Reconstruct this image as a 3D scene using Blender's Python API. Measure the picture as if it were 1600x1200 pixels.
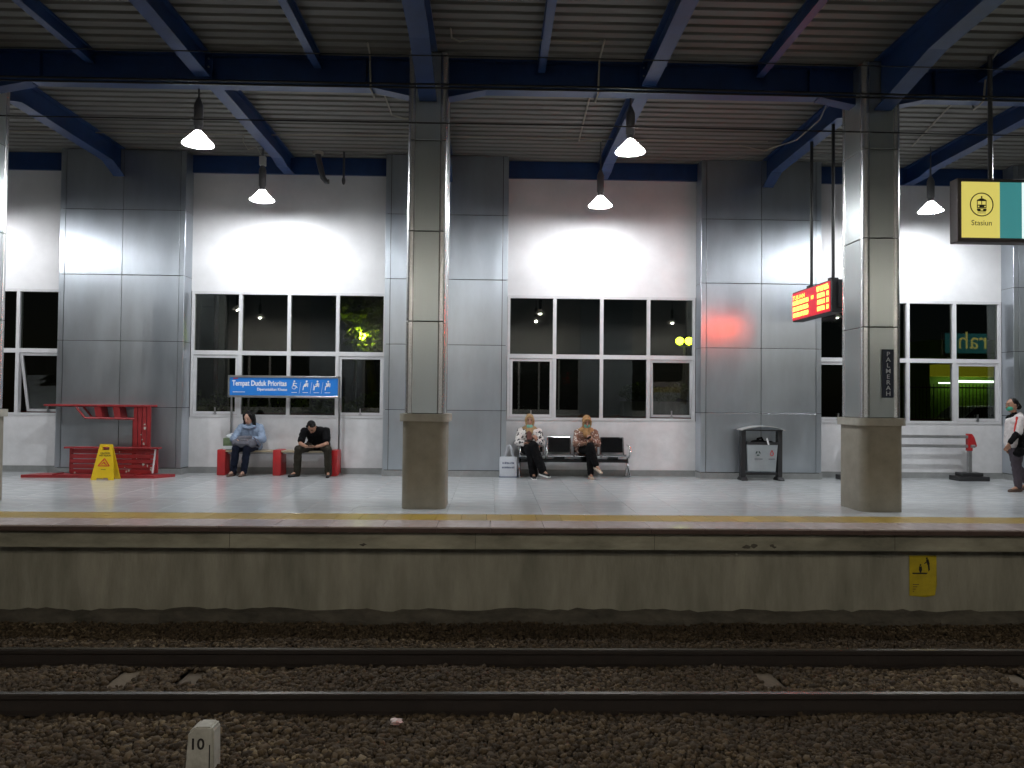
import bpy, bmesh, math, random
import numpy as np
from mathutils import Vector, Matrix, Quaternion
random.seed(7); np.random.seed(7)
for o in list(bpy.data.objects): bpy.data.objects.remove(o)
S = bpy.context.scene
C = S.collection
# ------------------------------------------------------------------ camera
YAW, PITCH, ROLL = math.radians(1.5), math.radians(1.3), math.radians(.57)
CAMZ = 1.4
cd = bpy.data.cameras.new('camera'); cam = bpy.data.objects.new('camera', cd); C.objects.link(cam)
fw = Vector((math.sin(YAW)*math.cos(PITCH), math.cos(YAW)*math.cos(PITCH), math.sin(PITCH)))
rt = Vector((math.cos(YAW), -math.sin(YAW), 0)); up = rt.cross(fw)
r2 = rt*math.cos(ROLL)+up*math.sin(ROLL); u2 = -rt*math.sin(ROLL)+up*math.cos(ROLL)
m = Matrix((r2, u2, -fw)).transposed().to_4x4(); m.translation = (0, 0, CAMZ)
cam.matrix_world = m
cd.sensor_width = 36; cd.lens = 27.0; cd.clip_start = .05; cd.clip_end = 500
S.camera = cam
# ------------------------------------------------------------------ night sky, exposure
LAMP, LAMP_OPP = 2550.0, 1400.0          # radiance of the bulbs: far platform, dimmer opposite platform
w = bpy.data.worlds.new('World'); S.world = w; w.use_nodes = True
nt = w.node_tree; bg = nt.nodes['Background']
sky = nt.nodes.new('ShaderNodeTexSky'); sky.sky_type = 'NISHITA'; sky.sun_disc = False
sky.sun_elevation = math.radians(25); sky.sun_rotation = math.radians(200)
nt.links.new(sky.outputs[0], bg.inputs[0]); bg.inputs[1].default_value = .0006
cy = S.cycles; cy.max_bounces = 6; cy.diffuse_bounces = 3; cy.glossy_bounces = 3; cy.transmission_bounces = 3; cy.transparent_max_bounces = 8
cy.caustics_reflective = False; cy.caustics_refractive = False; cy.sample_clamp_indirect = 4; cy.adaptive_threshold = .025
S.view_settings.view_transform = 'Standard'; S.view_settings.look = 'None'
S.view_settings.exposure = 0; S.view_settings.gamma = 1; S.view_settings.use_curve_mapping = False

# ------------------------------------------------------------------ materials
MATS = {}
def mat(name, col, rough=.6, metal=0, var=0, vscale=3, vcol=None, stretch=None, bump=0, bscale=40, rvar=0,
        emit=None, es=0, aniso=0, objrand=0, spec=.5, coat=0):
    m = bpy.data.materials.new(name); m.use_nodes = True; t = m.node_tree; N = t.nodes; L = t.links
    b = N['Principled BSDF']
    b.inputs['Base Color'].default_value = (*col, 1); b.inputs['Roughness'].default_value = rough
    b.inputs['Metallic'].default_value = metal; b.inputs['Specular IOR Level'].default_value = spec
    b.inputs['Coat Weight'].default_value = coat
    tc = N.new('ShaderNodeTexCoord'); src = tc.outputs['Object']
    if stretch:
        mp = N.new('ShaderNodeMapping'); mp.inputs['Scale'].default_value = stretch
        L.new(src, mp.inputs[0]); src = mp.outputs[0]
    cur = None
    if var:
        n = N.new('ShaderNodeTexNoise'); n.inputs['Scale'].default_value = vscale; n.inputs['Detail'].default_value = 6
        n.inputs['Roughness'].default_value = .65
        L.new(src, n.inputs['Vector'])
        rp = N.new('ShaderNodeValToRGB'); rp.color_ramp.elements[0].position = .32; rp.color_ramp.elements[1].position = .7
        v2 = vcol or tuple(c*(1-var) for c in col)
        rp.color_ramp.elements[0].color = (*v2, 1); rp.color_ramp.elements[1].color = (*col, 1)
        L.new(n.outputs['Fac'], rp.inputs[0]); cur = rp.outputs[0]
        L.new(cur, b.inputs['Base Color'])
        if rvar:
            mr = N.new('ShaderNodeMapRange'); mr.inputs['To Min'].default_value = max(.02, rough-rvar); mr.inputs['To Max'].default_value = rough+rvar
            mr.inputs['From Min'].default_value = .3; mr.inputs['From Max'].default_value = .7
            L.new(n.outputs['Fac'], mr.inputs[0]); L.new(mr.outputs[0], b.inputs['Roughness'])
    if objrand:
        oi = N.new('ShaderNodeObjectInfo'); hs = N.new('ShaderNodeHueSaturation')
        mr = N.new('ShaderNodeMapRange'); mr.inputs['To Min'].default_value = 1-objrand; mr.inputs['To Max'].default_value = 1+objrand
        L.new(oi.outputs['Random'], mr.inputs[0]); L.new(mr.outputs[0], hs.inputs['Value'])
        if cur: L.new(cur, hs.inputs['Color'])
        else: hs.inputs['Color'].default_value = (*col, 1)
        cur = hs.outputs[0]; L.new(cur, b.inputs['Base Color'])
    if bump:
        n2 = N.new('ShaderNodeTexNoise'); n2.inputs['Scale'].default_value = bscale; n2.inputs['Detail'].default_value = 5
        L.new(src, n2.inputs['Vector'])
        bp = N.new('ShaderNodeBump'); bp.inputs['Strength'].default_value = bump; bp.inputs['Distance'].default_value = .02
        L.new(n2.outputs['Fac'], bp.inputs['Height']); L.new(bp.outputs[0], b.inputs['Normal'])
    if emit:
        b.inputs['Emission Color'].default_value = (*emit, 1); b.inputs['Emission Strength'].default_value = es
    if aniso:
        b.inputs['Anisotropic'].default_value = aniso
        cx = N.new('ShaderNodeCombineXYZ'); cx.inputs[0].default_value = .7071; cx.inputs[1].default_value = .7071
        L.new(cx.outputs[0], b.inputs['Tangent'])
    MATS[name] = m
    if name in ('led_amber', 'led_orange', 'sign_letter_yellow', 'shop_fascia', 'sign_white'): m.cycles.emission_sampling = 'NONE'
    return m
mat('panel', (.60, .65, .71), .34, .92, var=.16, vscale=2.2, stretch=(1, 1, .35), rvar=.05, aniso=.65, objrand=.06)
mat('panel_tube', (.74, .74, .74), .27, .85)
mat('column_panel', (.66, .71, .71), .30, .85, var=.05, vscale=.8, stretch=(3, 3, .25), objrand=.05, aniso=.5)
mat('joint', (.03, .03, .035), .8)
mat('white_paint', (.78, .78, .80), .55, var=.12, vscale=1.8, bump=.04, bscale=60)
mat('white_dirty', (.77, .77, .79), .55, var=.2, vscale=2.6, bump=.04, bscale=60)
mat('skirting', (.30, .31, .31), .5, var=.25, vscale=5)
mat('frame_white', (.66, .66, .68), .4, var=.1, vscale=8)
mat('blue_paint', (.010, .043, .155), .42, var=.35, vscale=3, bump=.03, bscale=20)
mat('deck', (.165, .165, .15), .55, var=.35, vscale=1.6, stretch=(.25, 2, 1), vcol=(.095, .09, .075), rvar=.1)
mat('plinth', (.30, .275, .22), .6, var=.28, vscale=4, bump=.06, bscale=50)
mat('plinth_cap', (.44, .42, .36), .5, var=.25, vscale=6, bump=.05, bscale=50)
mat('floor_tile', (.66, .69, .71), .15, var=.24, vscale=3.2, stretch=(.5, 1.6, 1), rvar=.05, objrand=.025, spec=.55)  # stain tone; its darker streaks also put streaky floor reflections into the colour
mat('floor_rest', (.64, .67, .69), .18, var=.2, vscale=2.6, spec=.55)
mat('grout', (.46, .47, .47), .5)
mat('yellow_tile', (.46, .31, .06), .3, var=.25, vscale=6, objrand=.12)
mat('coping', (.52, .43, .40), .2, var=.3, vscale=9, vcol=(.38, .30, .28), objrand=.12)
mat('coping_edge', (.10, .055, .04), .55, var=.4, vscale=6)
mat('concrete', (.40, .375, .30), .85, var=.5, vscale=1.7, vcol=(.215, .205, .16), stretch=(1.9, 1, .4), bump=.35, bscale=25)
mat('concrete_band', (.46, .43, .33), .85, var=.55, vscale=1.9, vcol=(.19, .18, .135), stretch=(.6, 1, 1.5), bump=.2, bscale=25)
mat('concrete_foot', (.13, .115, .09), .95, var=.65, vscale=3, stretch=(1, 1, 2.5), bump=.6, bscale=14)
mat('ballast_bed', (.05, .042, .035), 1, var=.5, vscale=20, bump=.6, bscale=60)
mat('rail_side', (.026, .017, .013), .75, var=.4, vscale=6, bump=.15, bscale=40)
mat('rail_top', (.34, .32, .30), .27, 1, var=.3, vscale=5, stretch=(.2, 3, 1))
mat('sleeper', (.15, .115, .078), .9, var=.35, vscale=6, bump=.2, bscale=30, objrand=.25)
mat('black_metal', (.018, .018, .02), .45)
mat('dark_grey', (.06, .062, .065), .5)
mat('black_wire', (.006, .006, .006), .6)
mat('chrome', (.72, .72, .73), .12, 1)
mat('steel', (.45, .45, .46), .28, 1, var=.15, vscale=6)
mat('galv', (.36, .36, .36), .38, .8, var=.2, vscale=8)
mat('black_seat', (.007, .008, .010), .16, var=.3, vscale=6)
mat('red_paint', (.50, .018, .022), .38, var=.25, vscale=6)
mat('red_chipped', (.36, .022, .026), .5, var=.4, vscale=3)
mat('wood_seat', (.46, .37, .25), .45, var=.25, vscale=8, stretch=(.2, 4, 4))
mat('sign_blue', (.012, .20, .68), .4, var=.05, vscale=3)
mat('white_ink', (.85, .85, .87), .5)
mat('red_ink', (.62, .04, .03), .5)
mat('black_ink', (.015, .012, .01), .6)
mat('yellow_plastic', (.80, .54, .015), .38, var=.12, vscale=7)
mat('sticker', (.62, .47, .012), .5, var=.3, vscale=7)
mat('navy', (.008, .016, .045), .4)
mat('plate_letter', (.55, .58, .64), .35, .5)
mat('bulb', (1, 1, 1), .4, emit=(.955, .98, 1), es=LAMP)
mat('bulb_soft', (1, 1, 1), .4, emit=(.97, .98, 1), es=LAMP*.78)
mat('bulb_strong', (1, 1, 1), .4, emit=(.94, .975, 1), es=LAMP*1.15)
mat('bulb_dim', (1, 1, 1), .4, emit=(1, .93, .80), es=LAMP_OPP)
mat('shade_in', (.88, .88, .86), .35)
mat('lamp_body', (.11, .11, .115), .45, .3)
mat('junction_box', (.55, .54, .5), .6)
mat('conduit', (.27, .25, .20), .6)
mat('sign_yellow', (.4, .36, .06), .35, emit=(1, .86, .20), es=.62)
mat('sign_teal', (.03, .18, .19), .35, emit=(.07, .36, .37), es=.55)
mat('sign_white', (.5, .5, .5), .35, emit=(.8, 1, .95), es=1.0)
mat('sign_ink', (.05, .05, .02), .5)
mat('sign_letter_yellow', (.5, .45, .1), .5, emit=(1, .88, .25), es=1.1)
mat('sign_case', (.10, .085, .085), .45, .2)
mat('led_face', (.05, .002, .004), .3, emit=(1, .012, .04), es=.7)
mat('led_amber', (.3, .1, .0), .4, emit=(1, .08, .012), es=27)
mat('led_orange', (.3, .06, .0), .4, emit=(1, .04, .006), es=34)
mat('skin', (.38, .20, .13), .5, var=.12, vscale=12)
mat('skin_light', (.50, .30, .22), .5, var=.12, vscale=12)
mat('hair', (.006, .005, .005), .5, spec=.2, var=.4, vscale=40)
mat('lip', (.30, .10, .08), .5)
mat('eye', (.02, .015, .012), .25)
mat('jacket_blue', (.27, .35, .49), .75, var=.3, vscale=9, bump=1.0, bscale=11)
mat('bag_grey', (.13, .13, .16), .7, var=.4, vscale=10, bump=1.0, bscale=11)
mat('denim', (.007, .011, .028), .8, spec=.2, var=.35, vscale=9, bump=1.0, bscale=11)
mat('black_cloth', (.005, .005, .006), .85, spec=.15, var=.4, vscale=9, bump=1.0, bscale=11)
mat('khaki_dark', (.032, .028, .020), .85, spec=.2, var=.3, vscale=9, bump=1.0, bscale=11)
mat('brown_shoe', (.10, .06, .045), .5)
mat('black_shoe', (.008, .008, .009), .5, spec=.3)
mat('sole_white', (.75, .75, .74), .55)
mat('beige_shoe', (.48, .38, .30), .55)
mat('hijab_tan', (.42, .27, .13), .8, var=.2, vscale=12, bump=1.0, bscale=11)
mat('hijab_ochre', (.46, .26, .11), .8, var=.2, vscale=12, bump=1.0, bscale=11)
mat('mask_green', (.20, .46, .36), .7, var=.12, vscale=20)
mat('mask_teal', (.06, .42, .28), .7, var=.12, vscale=20)
mat('maroon_cloth', (.14, .05, .04), .8, var=.2, vscale=12)
mat('white_cloth', (.68, .63, .63), .8, var=.18, vscale=9, bump=1.0, bscale=11)
mat('purple_cloth', (.055, .042, .055), .8, var=.3, vscale=9, bump=1.0, bscale=11)
mat('phone', (.012, .012, .014), .2)
mat('tote', (.66, .68, .74), .8, var=.1, vscale=8, bump=.2, bscale=12)
mat('navy_ink', (.05, .07, .16), .7)
mat('carton_green', (.14, .20, .10), .6, var=.4, vscale=14)
mat('carton_white', (.66, .70, .72), .6, var=.2, vscale=14)
mat('bin_grey', (.36, .39, .41), .45, .3, var=.12, vscale=5)
mat('bin_lid', (.50, .52, .52), .4, .3, var=.12, vscale=5)
mat('green_ink', (.02, .05, .04), .6)
mat('post_white', (.60, .58, .52), .8, var=.4, vscale=7, vcol=(.36, .34, .29), bump=.2, bscale=30)
mat('litter', (.6, .2, .18), .5, var=.6, vscale=25, vcol=(.7, .7, .68))
mat('asphalt', (.045, .045, .045), .9, var=.3, vscale=5)
mat('leaf', (.14, .19, .025), .6, var=.4, vscale=3, objrand=.2)
mat('bark', (.10, .075, .05), .9, var=.4, vscale=8, bump=.4, bscale=20)
mat('globe_light', (1, 1, .8), .4, emit=(.8, 1, .02), es=42)
mat('globe_tree', (1, 1, .8), .4, emit=(.85, 1, .03), es=150)
mat('shop_green', (.22, .42, .02), .6, var=.2, vscale=2)
mat('shop_fascia', (.5, .5, .04), .5, emit=(.72, .66, .03), es=.25)
mat('tube_light', (1, 1, 1), .4, emit=(.85, 1, .85), es=8)
mat('car_paint', (.6, .66, .66), .25, .3)
mat('car_glass', (.01, .012, .014), .08)
mat('tyre', (.012, .012, .012), .8)
mat('red_wall', (.20, .02, .02), .6, var=.3, vscale=3)

def patterned(name, c1, c2, scale, thr, third=None):
    m = mat(name, c1, .8); t = m.node_tree; N = t.nodes; L = t.links; b = N['Principled BSDF']
    tc = N.new('ShaderNodeTexCoord'); v = N.new('ShaderNodeTexVoronoi'); v.inputs['Scale'].default_value = scale
    n = N.new('ShaderNodeTexNoise'); n.inputs['Scale'].default_value = scale*.7
    ad = N.new('ShaderNodeMixRGB'); ad.inputs[0].default_value = .12
    L.new(tc.outputs['Object'], n.inputs['Vector']); L.new(tc.outputs['Object'], ad.inputs[1]); L.new(n.outputs['Color'], ad.inputs[2])
    L.new(ad.outputs[0], v.inputs['Vector'])
    r = N.new('ShaderNodeValToRGB'); r.color_ramp.interpolation = 'CONSTANT'
    r.color_ramp.elements[0].color = (*c2, 1); r.color_ramp.elements[1].position = thr; r.color_ramp.elements[1].color = (*c1, 1)
    if third:
        e = r.color_ramp.elements.new(thr+.2); e.color = (*third, 1)
    L.new(v.outputs['Distance'], r.inputs[0]); L.new(r.outputs[0], b.inputs['Base Color'])
patterned('blouse_mono', (.66, .62, .60), (.03, .025, .03), 17, .42)
patterned('blouse_brown', (.15, .065, .045), (.70, .62, .56), 23, .33, (.24, .12, .08))

def glass_mat():
    m = bpy.data.materials.new('glass'); m.use_nodes = True; t = m.node_tree; N = t.nodes; L = t.links
    N.remove(N['Principled BSDF']); out = N['Material Output']
    fr = N.new('ShaderNodeFresnel'); fr.inputs[0].default_value = 1.75
    tr = N.new('ShaderNodeBsdfTransparent'); tr.inputs[0].default_value = (.62, .66, .62, 1)
    gl = N.new('ShaderNodeBsdfGlossy'); gl.inputs['Roughness'].default_value = .012
    mx = N.new('ShaderNodeMixShader')
    L.new(fr.outputs[0], mx.inputs[0]); L.new(tr.outputs[0], mx.inputs[1]); L.new(gl.outputs[0], mx.inputs[2])
    L.new(mx.outputs[0], out.inputs[0]); MATS['glass'] = m
glass_mat()
def shade_mat():
    m = bpy.data.materials.new('lamp_shade'); m.use_nodes = True; t = m.node_tree; N = t.nodes; L = t.links
    N.remove(N['Principled BSDF']); out = N['Material Output']
    a = N.new('ShaderNodeBsdfDiffuse'); a.inputs[0].default_value = (.82, .82, .8, 1)
    b = N.new('ShaderNodeBsdfTranslucent'); b.inputs[0].default_value = (.85, .85, .83, 1)
    mx = N.new('ShaderNodeMixShader'); mx.inputs[0].default_value = .17
    L.new(a.outputs[0], mx.inputs[1]); L.new(b.outputs[0], mx.inputs[2]); L.new(mx.outputs[0], out.inputs[0]); MATS['shade'] = m
shade_mat()

# ------------------------------------------------------------------ mesh helpers
class MB:
    def __init__(s): s.v = []; s.f = []; s.m = []; s.mi = 0
    def add(s, vs, fs):
        o = len(s.v); s.v += [tuple(p) for p in vs]
        for f in fs: s.f.append(tuple(i+o for i in f)); s.m.append(s.mi)
        return s
    def mat(s, i): s.mi = i; return s
    def box(s, x0, x1, y0, y1, z0, z1):
        return s.add([(x0, y0, z0), (x1, y0, z0), (x1, y1, z0), (x0, y1, z0), (x0, y0, z1), (x1, y0, z1), (x1, y1, z1), (x0, y1, z1)],
                     [(3, 2, 1, 0), (4, 5, 6, 7), (0, 1, 5, 4), (1, 2, 6, 5), (2, 3, 7, 6), (3, 0, 4, 7)])
    def rbox(s, x0, x1, y0, y1, z0, z1, r=.01):
        bm = bmesh.new(); bmesh.ops.create_cube(bm, size=1)
        for v in bm.verts: v.co = Vector(((x0+x1)/2+v.co.x*(x1-x0), (y0+y1)/2+v.co.y*(y1-y0), (z0+z1)/2+v.co.z*(z1-z0)))
        bmesh.ops.bevel(bm, geom=list(bm.edges), offset=r, segments=2, affect='EDGES', profile=.5)
        return s.bm(bm)
    def bm(s, bm, M=None):
        bm.verts.index_update()
        s.add([(M @ v.co if M else v.co) for v in bm.verts], [[v.index for v in f.verts] for f in bm.faces]); bm.free(); return s
    def bar(s, a, b, wx, wz, upv=(0, 0, 1)):
        a = Vector(a); b = Vector(b); d = (b-a).normalized(); u = Vector(upv)
        if abs(d.dot(u)) > .98: u = Vector((0, 1, 0))
        r = d.cross(u).normalized(); u = r.cross(d)
        q = []
        for p in (a, b):
            for i, j in ((-1, -1), (1, -1), (1, 1), (-1, 1)): q.append(p+r*(i*wx/2)+u*(j*wz/2))
        return s.add(q, [(0, 1, 2, 3), (7, 6, 5, 4), (4, 5, 1, 0), (5, 6, 2, 1), (6, 7, 3, 2), (7, 4, 0, 3)])
    def tube(s, pts, r, n=8):
        pts = [Vector(p) for p in pts]; rs = r if isinstance(r, (list, tuple)) else [r]*len(pts)
        o = len(s.v); vs = []; fs = []; pr = None
        for i, p in enumerate(pts):
            d = (pts[min(i+1, len(pts)-1)]-pts[max(i-1, 0)]).normalized()
            u = pr if pr else (Vector((0, 0, 1)) if abs(d.z) < .9 else Vector((0, 1, 0)))
            a = d.cross(u)
            if a.length < 1e-4: a = d.orthogonal()
            a.normalize(); bb = a.cross(d); pr = bb
            for k in range(n):
                t = 2*math.pi*k/n; vs.append(p+a*(math.cos(t)*rs[i])+bb*(math.sin(t)*rs[i]))
        for i in range(len(pts)-1):
            for k in range(n):
                k2 = (k+1) % n; fs.append((i*n+k, i*n+k2, (i+1)*n+k2, (i+1)*n+k))
        fs.append(tuple(range(n))[::-1]); L = (len(pts)-1)*n; fs.append(tuple(range(L, L+n)))
        return s.add(vs, fs)
    def lathe(s, c, prof, n=20, cap=True):
        vs = []; fs = []
        for r, z in prof:
            for k in range(n):
                t = 2*math.pi*k/n; vs.append((c[0]+r*math.cos(t), c[1]+r*math.sin(t), c[2]+z))
        for i in range(len(prof)-1):
            for k in range(n):
                k2 = (k+1) % n; fs.append((i*n+k, i*n+k2, (i+1)*n+k2, (i+1)*n+k))
        if cap: fs.append(tuple(range(n))[::-1]); L = (len(prof)-1)*n; fs.append(tuple(range(L, L+n)))
        return s.add(vs, fs)
    def prism(s, pts, axis, a, b):
        """2-D outline pts extruded along axis from a to b. axis 'y': pts=(x,z); 'x': (y,z); 'z': (x,y)"""
        def P(p, t): return {'y': (p[0], t, p[1]), 'x': (t, p[0], p[1]), 'z': (p[0], p[1], t)}[axis]
        n = len(pts); vs = [P(p, a) for p in pts]+[P(p, b) for p in pts]
        fs = [tuple(range(n))[::-1], tuple(range(n, 2*n))]+[(i, (i+1) % n, n+(i+1) % n, n+i) for i in range(n)]
        return s.add(vs, fs)
    def ell(s, c, r, rot=None, sub=2):
        bm = bmesh.new(); bmesh.ops.create_icosphere(bm, subdivisions=sub, radius=1)
        M = Matrix.Translation(Vector(c)) @ (rot.to_4x4() if rot is not None else Matrix()) @ Matrix.Diagonal((*((r,)*3 if not isinstance(r, (tuple, list)) else r), 1))
        return s.bm(bm, M)
    def cap(s, a, ra, b, rb, n=12):
        """tapered capsule"""
        a = Vector(a); b = Vector(b); d = b-a
        if d.length < 1e-4: return s.ell(a, max(ra, rb))
        d.normalize(); pts = []; rs = []
        for t in (-.98, -.8, -.5, -.2): pts.append(a+d*ra*t); rs.append(ra*math.sqrt(1-t*t))
        for t in (.2, .5, .8, .98): pts.append(b+d*rb*t); rs.append(rb*math.sqrt(1-t*t))
        return s.tube(pts, rs, n)
    def build(s, name, mats, parent=None, smooth=False, loc=None, sharp=40):
        me = bpy.data.meshes.new(name)
        org = Vector((0, 0, 0))
        if parent is not None: org = root_loc(parent)
        elif loc is not None: org = Vector(loc)
        me.from_pydata([(v[0]-org.x, v[1]-org.y, v[2]-org.z) for v in s.v], [], s.f)
        for mm in ([mats] if isinstance(mats, str) else mats): me.materials.append(MATS[mm])
        if s.mi or any(s.m): me.polygons.foreach_set('material_index', s.m)
        bm = bmesh.new(); bm.from_mesh(me); bmesh.ops.recalc_face_normals(bm, faces=bm.faces); bm.to_mesh(me); bm.free()
        if smooth:
            me.polygons.foreach_set('use_smooth', [True]*len(me.polygons)); me.set_sharp_from_angle(angle=math.radians(sharp))
        me.update()
        o = bpy.data.objects.new(name, me); C.objects.link(o)
        if parent is not None: o.parent = parent
        elif loc is not None: o.location = org
        return o
def root_loc(o):
    v = Vector((0, 0, 0))
    while o is not None: v += o.location; o = o.parent
    return v
def tag(o, label=None, cat=None, group=None, kind=None):
    if label: o['label'] = label
    if cat: o['category'] = cat
    if group: o['group'] = group
    if kind: o['kind'] = kind
    return o
def thing(name, label, cat, loc=(0, 0, 0), group=None):
    o = bpy.data.objects.new(name, None); C.objects.link(o); o.location = loc; o.empty_display_size = .1
    return tag(o, label, cat, group)
def copy_tree(o, parent=None):
    c = o.copy(); C.objects.link(c); c.parent = parent
    for ch in list(o.children): copy_tree(ch, c)
    return c
def inst(src, name, parent, loc):
    o = bpy.data.objects.new(name, src.data); C.objects.link(o); o.parent = parent
    o.location = Vector(loc)-root_loc(parent) if parent else Vector(loc); return o
def text(body, size, loc, xdir, updir, mname, parent, name='lettering', align='LEFT', bold=0, depth=.001, sx=1):
    cu = bpy.data.curves.new('t', 'FONT'); cu.body = body; cu.size = size; cu.align_x = align; cu.align_y = 'BOTTOM_BASELINE'
    cu.extrude = depth; cu.offset = bold*size; cu.resolution_u = 3
    ob = bpy.data.objects.new('t', cu); C.objects.link(ob)
    dg = bpy.context.evaluated_depsgraph_get(); me = bpy.data.meshes.new_from_object(ob.evaluated_get(dg))
    bpy.data.objects.remove(ob)
    x = Vector(xdir).normalized(); u = Vector(updir).normalized(); z = x.cross(u)
    M = Matrix((x*sx, u, z)).transposed().to_4x4(); M.translation = Vector(loc)-(root_loc(parent) if parent else Vector())
    me.transform(M); me.materials.clear(); me.materials.append(MATS[mname]); me.name = name
    o = bpy.data.objects.new(name, me); C.objects.link(o); o.parent = parent
    return o
# ------------------------------------------------------------------ dimensions (metres; platform floor z=0, far wall at Y=W)
W, P = 14.6, 14.25
PX = [-12.77, -6.82, -.865, 5.04, 11.0]; PH = 1.14
COLX = [-6.88, -.87, 5.14]
MIDY = 4.9                      # middle line between the two tracks
BALZ = -1.13; RAILZ = -.97
X0, X1 = -24.0, 26.0
# ------------------------------------------------------------------ ground
g = MB().box(-80, 80, -40, 80, -1.6, BALZ-.075).build('ground', 'ballast_bed'); tag(g, kind='structure')
g2 = MB().box(-80, 80, W+.3, 90, BALZ-.075, .0).build('street_ground', 'asphalt'); tag(g2, kind='structure')
# ------------------------------------------------------------------ far platform
pf = thing('platform', 'grey tiled station platform across the track', 'platform'); pf['kind'] = 'structure'
del pf['category']
m_ = MB().box(X0, X1, 8.86, W+.3, BALZ-.1, -.262).build('platform_wall', 'concrete', pf)
MB().box(X0, X1, 8.66, W+.3, -.26, -.066).build('edge_slab', 'concrete_band', pf)
MB().box(X0, X1, 8.72, W+.25, -.064, -.022).build('mortar_bed', 'grout', pf)
# rough foot of the platform wall
mb = MB(); n = 300
rows = []
for i in range(n+1):
    x = -14+30*i/n
    zt = -1.0+.006*math.sin(x*1.7)+.008*math.sin(x*7.1)+random.uniform(-.014, .014); 
    rows.append([(x, 8.855, zt+.015), (x, 8.79+random.uniform(-.012, .012), zt-.01), (x, 8.74+random.uniform(-.02, .02), -1.08+random.uniform(-.02, .02)), (x, 8.70+random.uniform(-.03, .03), -1.25)])
vs = [p for r in rows for p in r]; fs = []
for i in range(n):
    for k in range(3): fs.append((i*4+k, (i+1)*4+k, (i+1)*4+k+1, i*4+k+1))
mb.add(vs, fs).build('wall_footing', 'concrete_foot', pf)
# small scars in the concrete band, broken plaster
for (x, z, s) in [(2.9, -.222, .045), (2.99, -.208, .05), (3.19, -.205, .03), (3.22, -.222, .025), (-1.42, -.215, .035)]:
    mb = MB(); k = 11; pts = [(x+s*random.uniform(.5, 1.3)*math.cos(2*math.pi*i/k), z+s*.5*random.uniform(.5, 1.3)*math.sin(2*math.pi*i/k)) for i in range(k)]
    mb.prism(pts, 'y', 8.655, 8.67).build('plaster_scar', 'concrete_foot', pf)
for x in (-8.3, -2.9, -.17, 1.85, 4.6, 7.9): MB().box(x, x+.005, 8.656, 8.668, -.258, -.07).build('slab_joint', 'concrete_foot', pf)
# coping stones
cs = MB().rbox(-.2985, .2985, 8.56, 9.06, -.045, 0, .006); cs.add([], [])
c0 = None
for i in range(40):
    x = -11.7+.6*i
    if c0 is None:
        q = MB().rbox(x-.2985, x+.2985, 8.565, 9.062, -.02, 0, .004); q.mi = 1; q.box(x-.2985, x+.2985, 8.575, 9.06, -.066, -.021)
        c0 = q.build('coping_stone', ['coping', 'coping_edge'], pf, loc=None)
        me = c0.data; me.transform(Matrix.Translation((-x, 0, 0))); c0.location.x = x
    else:
        o = inst(c0, 'coping_stone', pf, (x, 0, 0))
# yellow warning tiles
y0 = None
for i in range(78):
    x = -11.6+.3*i
    if y0 is None:
        q = MB().rbox(-.1485, .1485, 9.066, 9.54, -.022, 0, .003)
        y0 = q.build('warning_tile', 'yellow_tile', pf); y0.location.x = x
    else: inst(y0, 'warning_tile', pf, (x, 0, 0))
# floor tiles
t0 = None; TW, TD = .6, .632
for i in range(36):
    for j in range(8):
        x = -10.75+TW*i; y = 9.545+TD*j
        if t0 is None:
            t0 = MB().rbox(.001, TW-.001, .001, TD-.001, -.022, 0, .0015).build('floor_tile', 'floor_tile', pf); t0.location = (x, y, 0)
        else: inst(t0, 'floor_tile', pf, (x, y, random.uniform(-.0006, .0006)))
mb = MB()
for (a, b) in ((X0, -10.75), (-10.75+36*TW, X1)):
    nx = int((b-a)/TW)
    for i in range(nx):
        xx = a+(b-a)*i/nx
        for j in range(8): mb.box(xx+.003, xx+(b-a)/nx-.003, 9.545+TD*j+.002, 9.545+TD*(j+1)-.002, -.022, 0)
    mb.box(a, b, 8.565, 9.54, -.066, 0)
o = mb.build('outer_paving', 'floor_rest', pf); o['kind'] = 'stuff'

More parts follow.
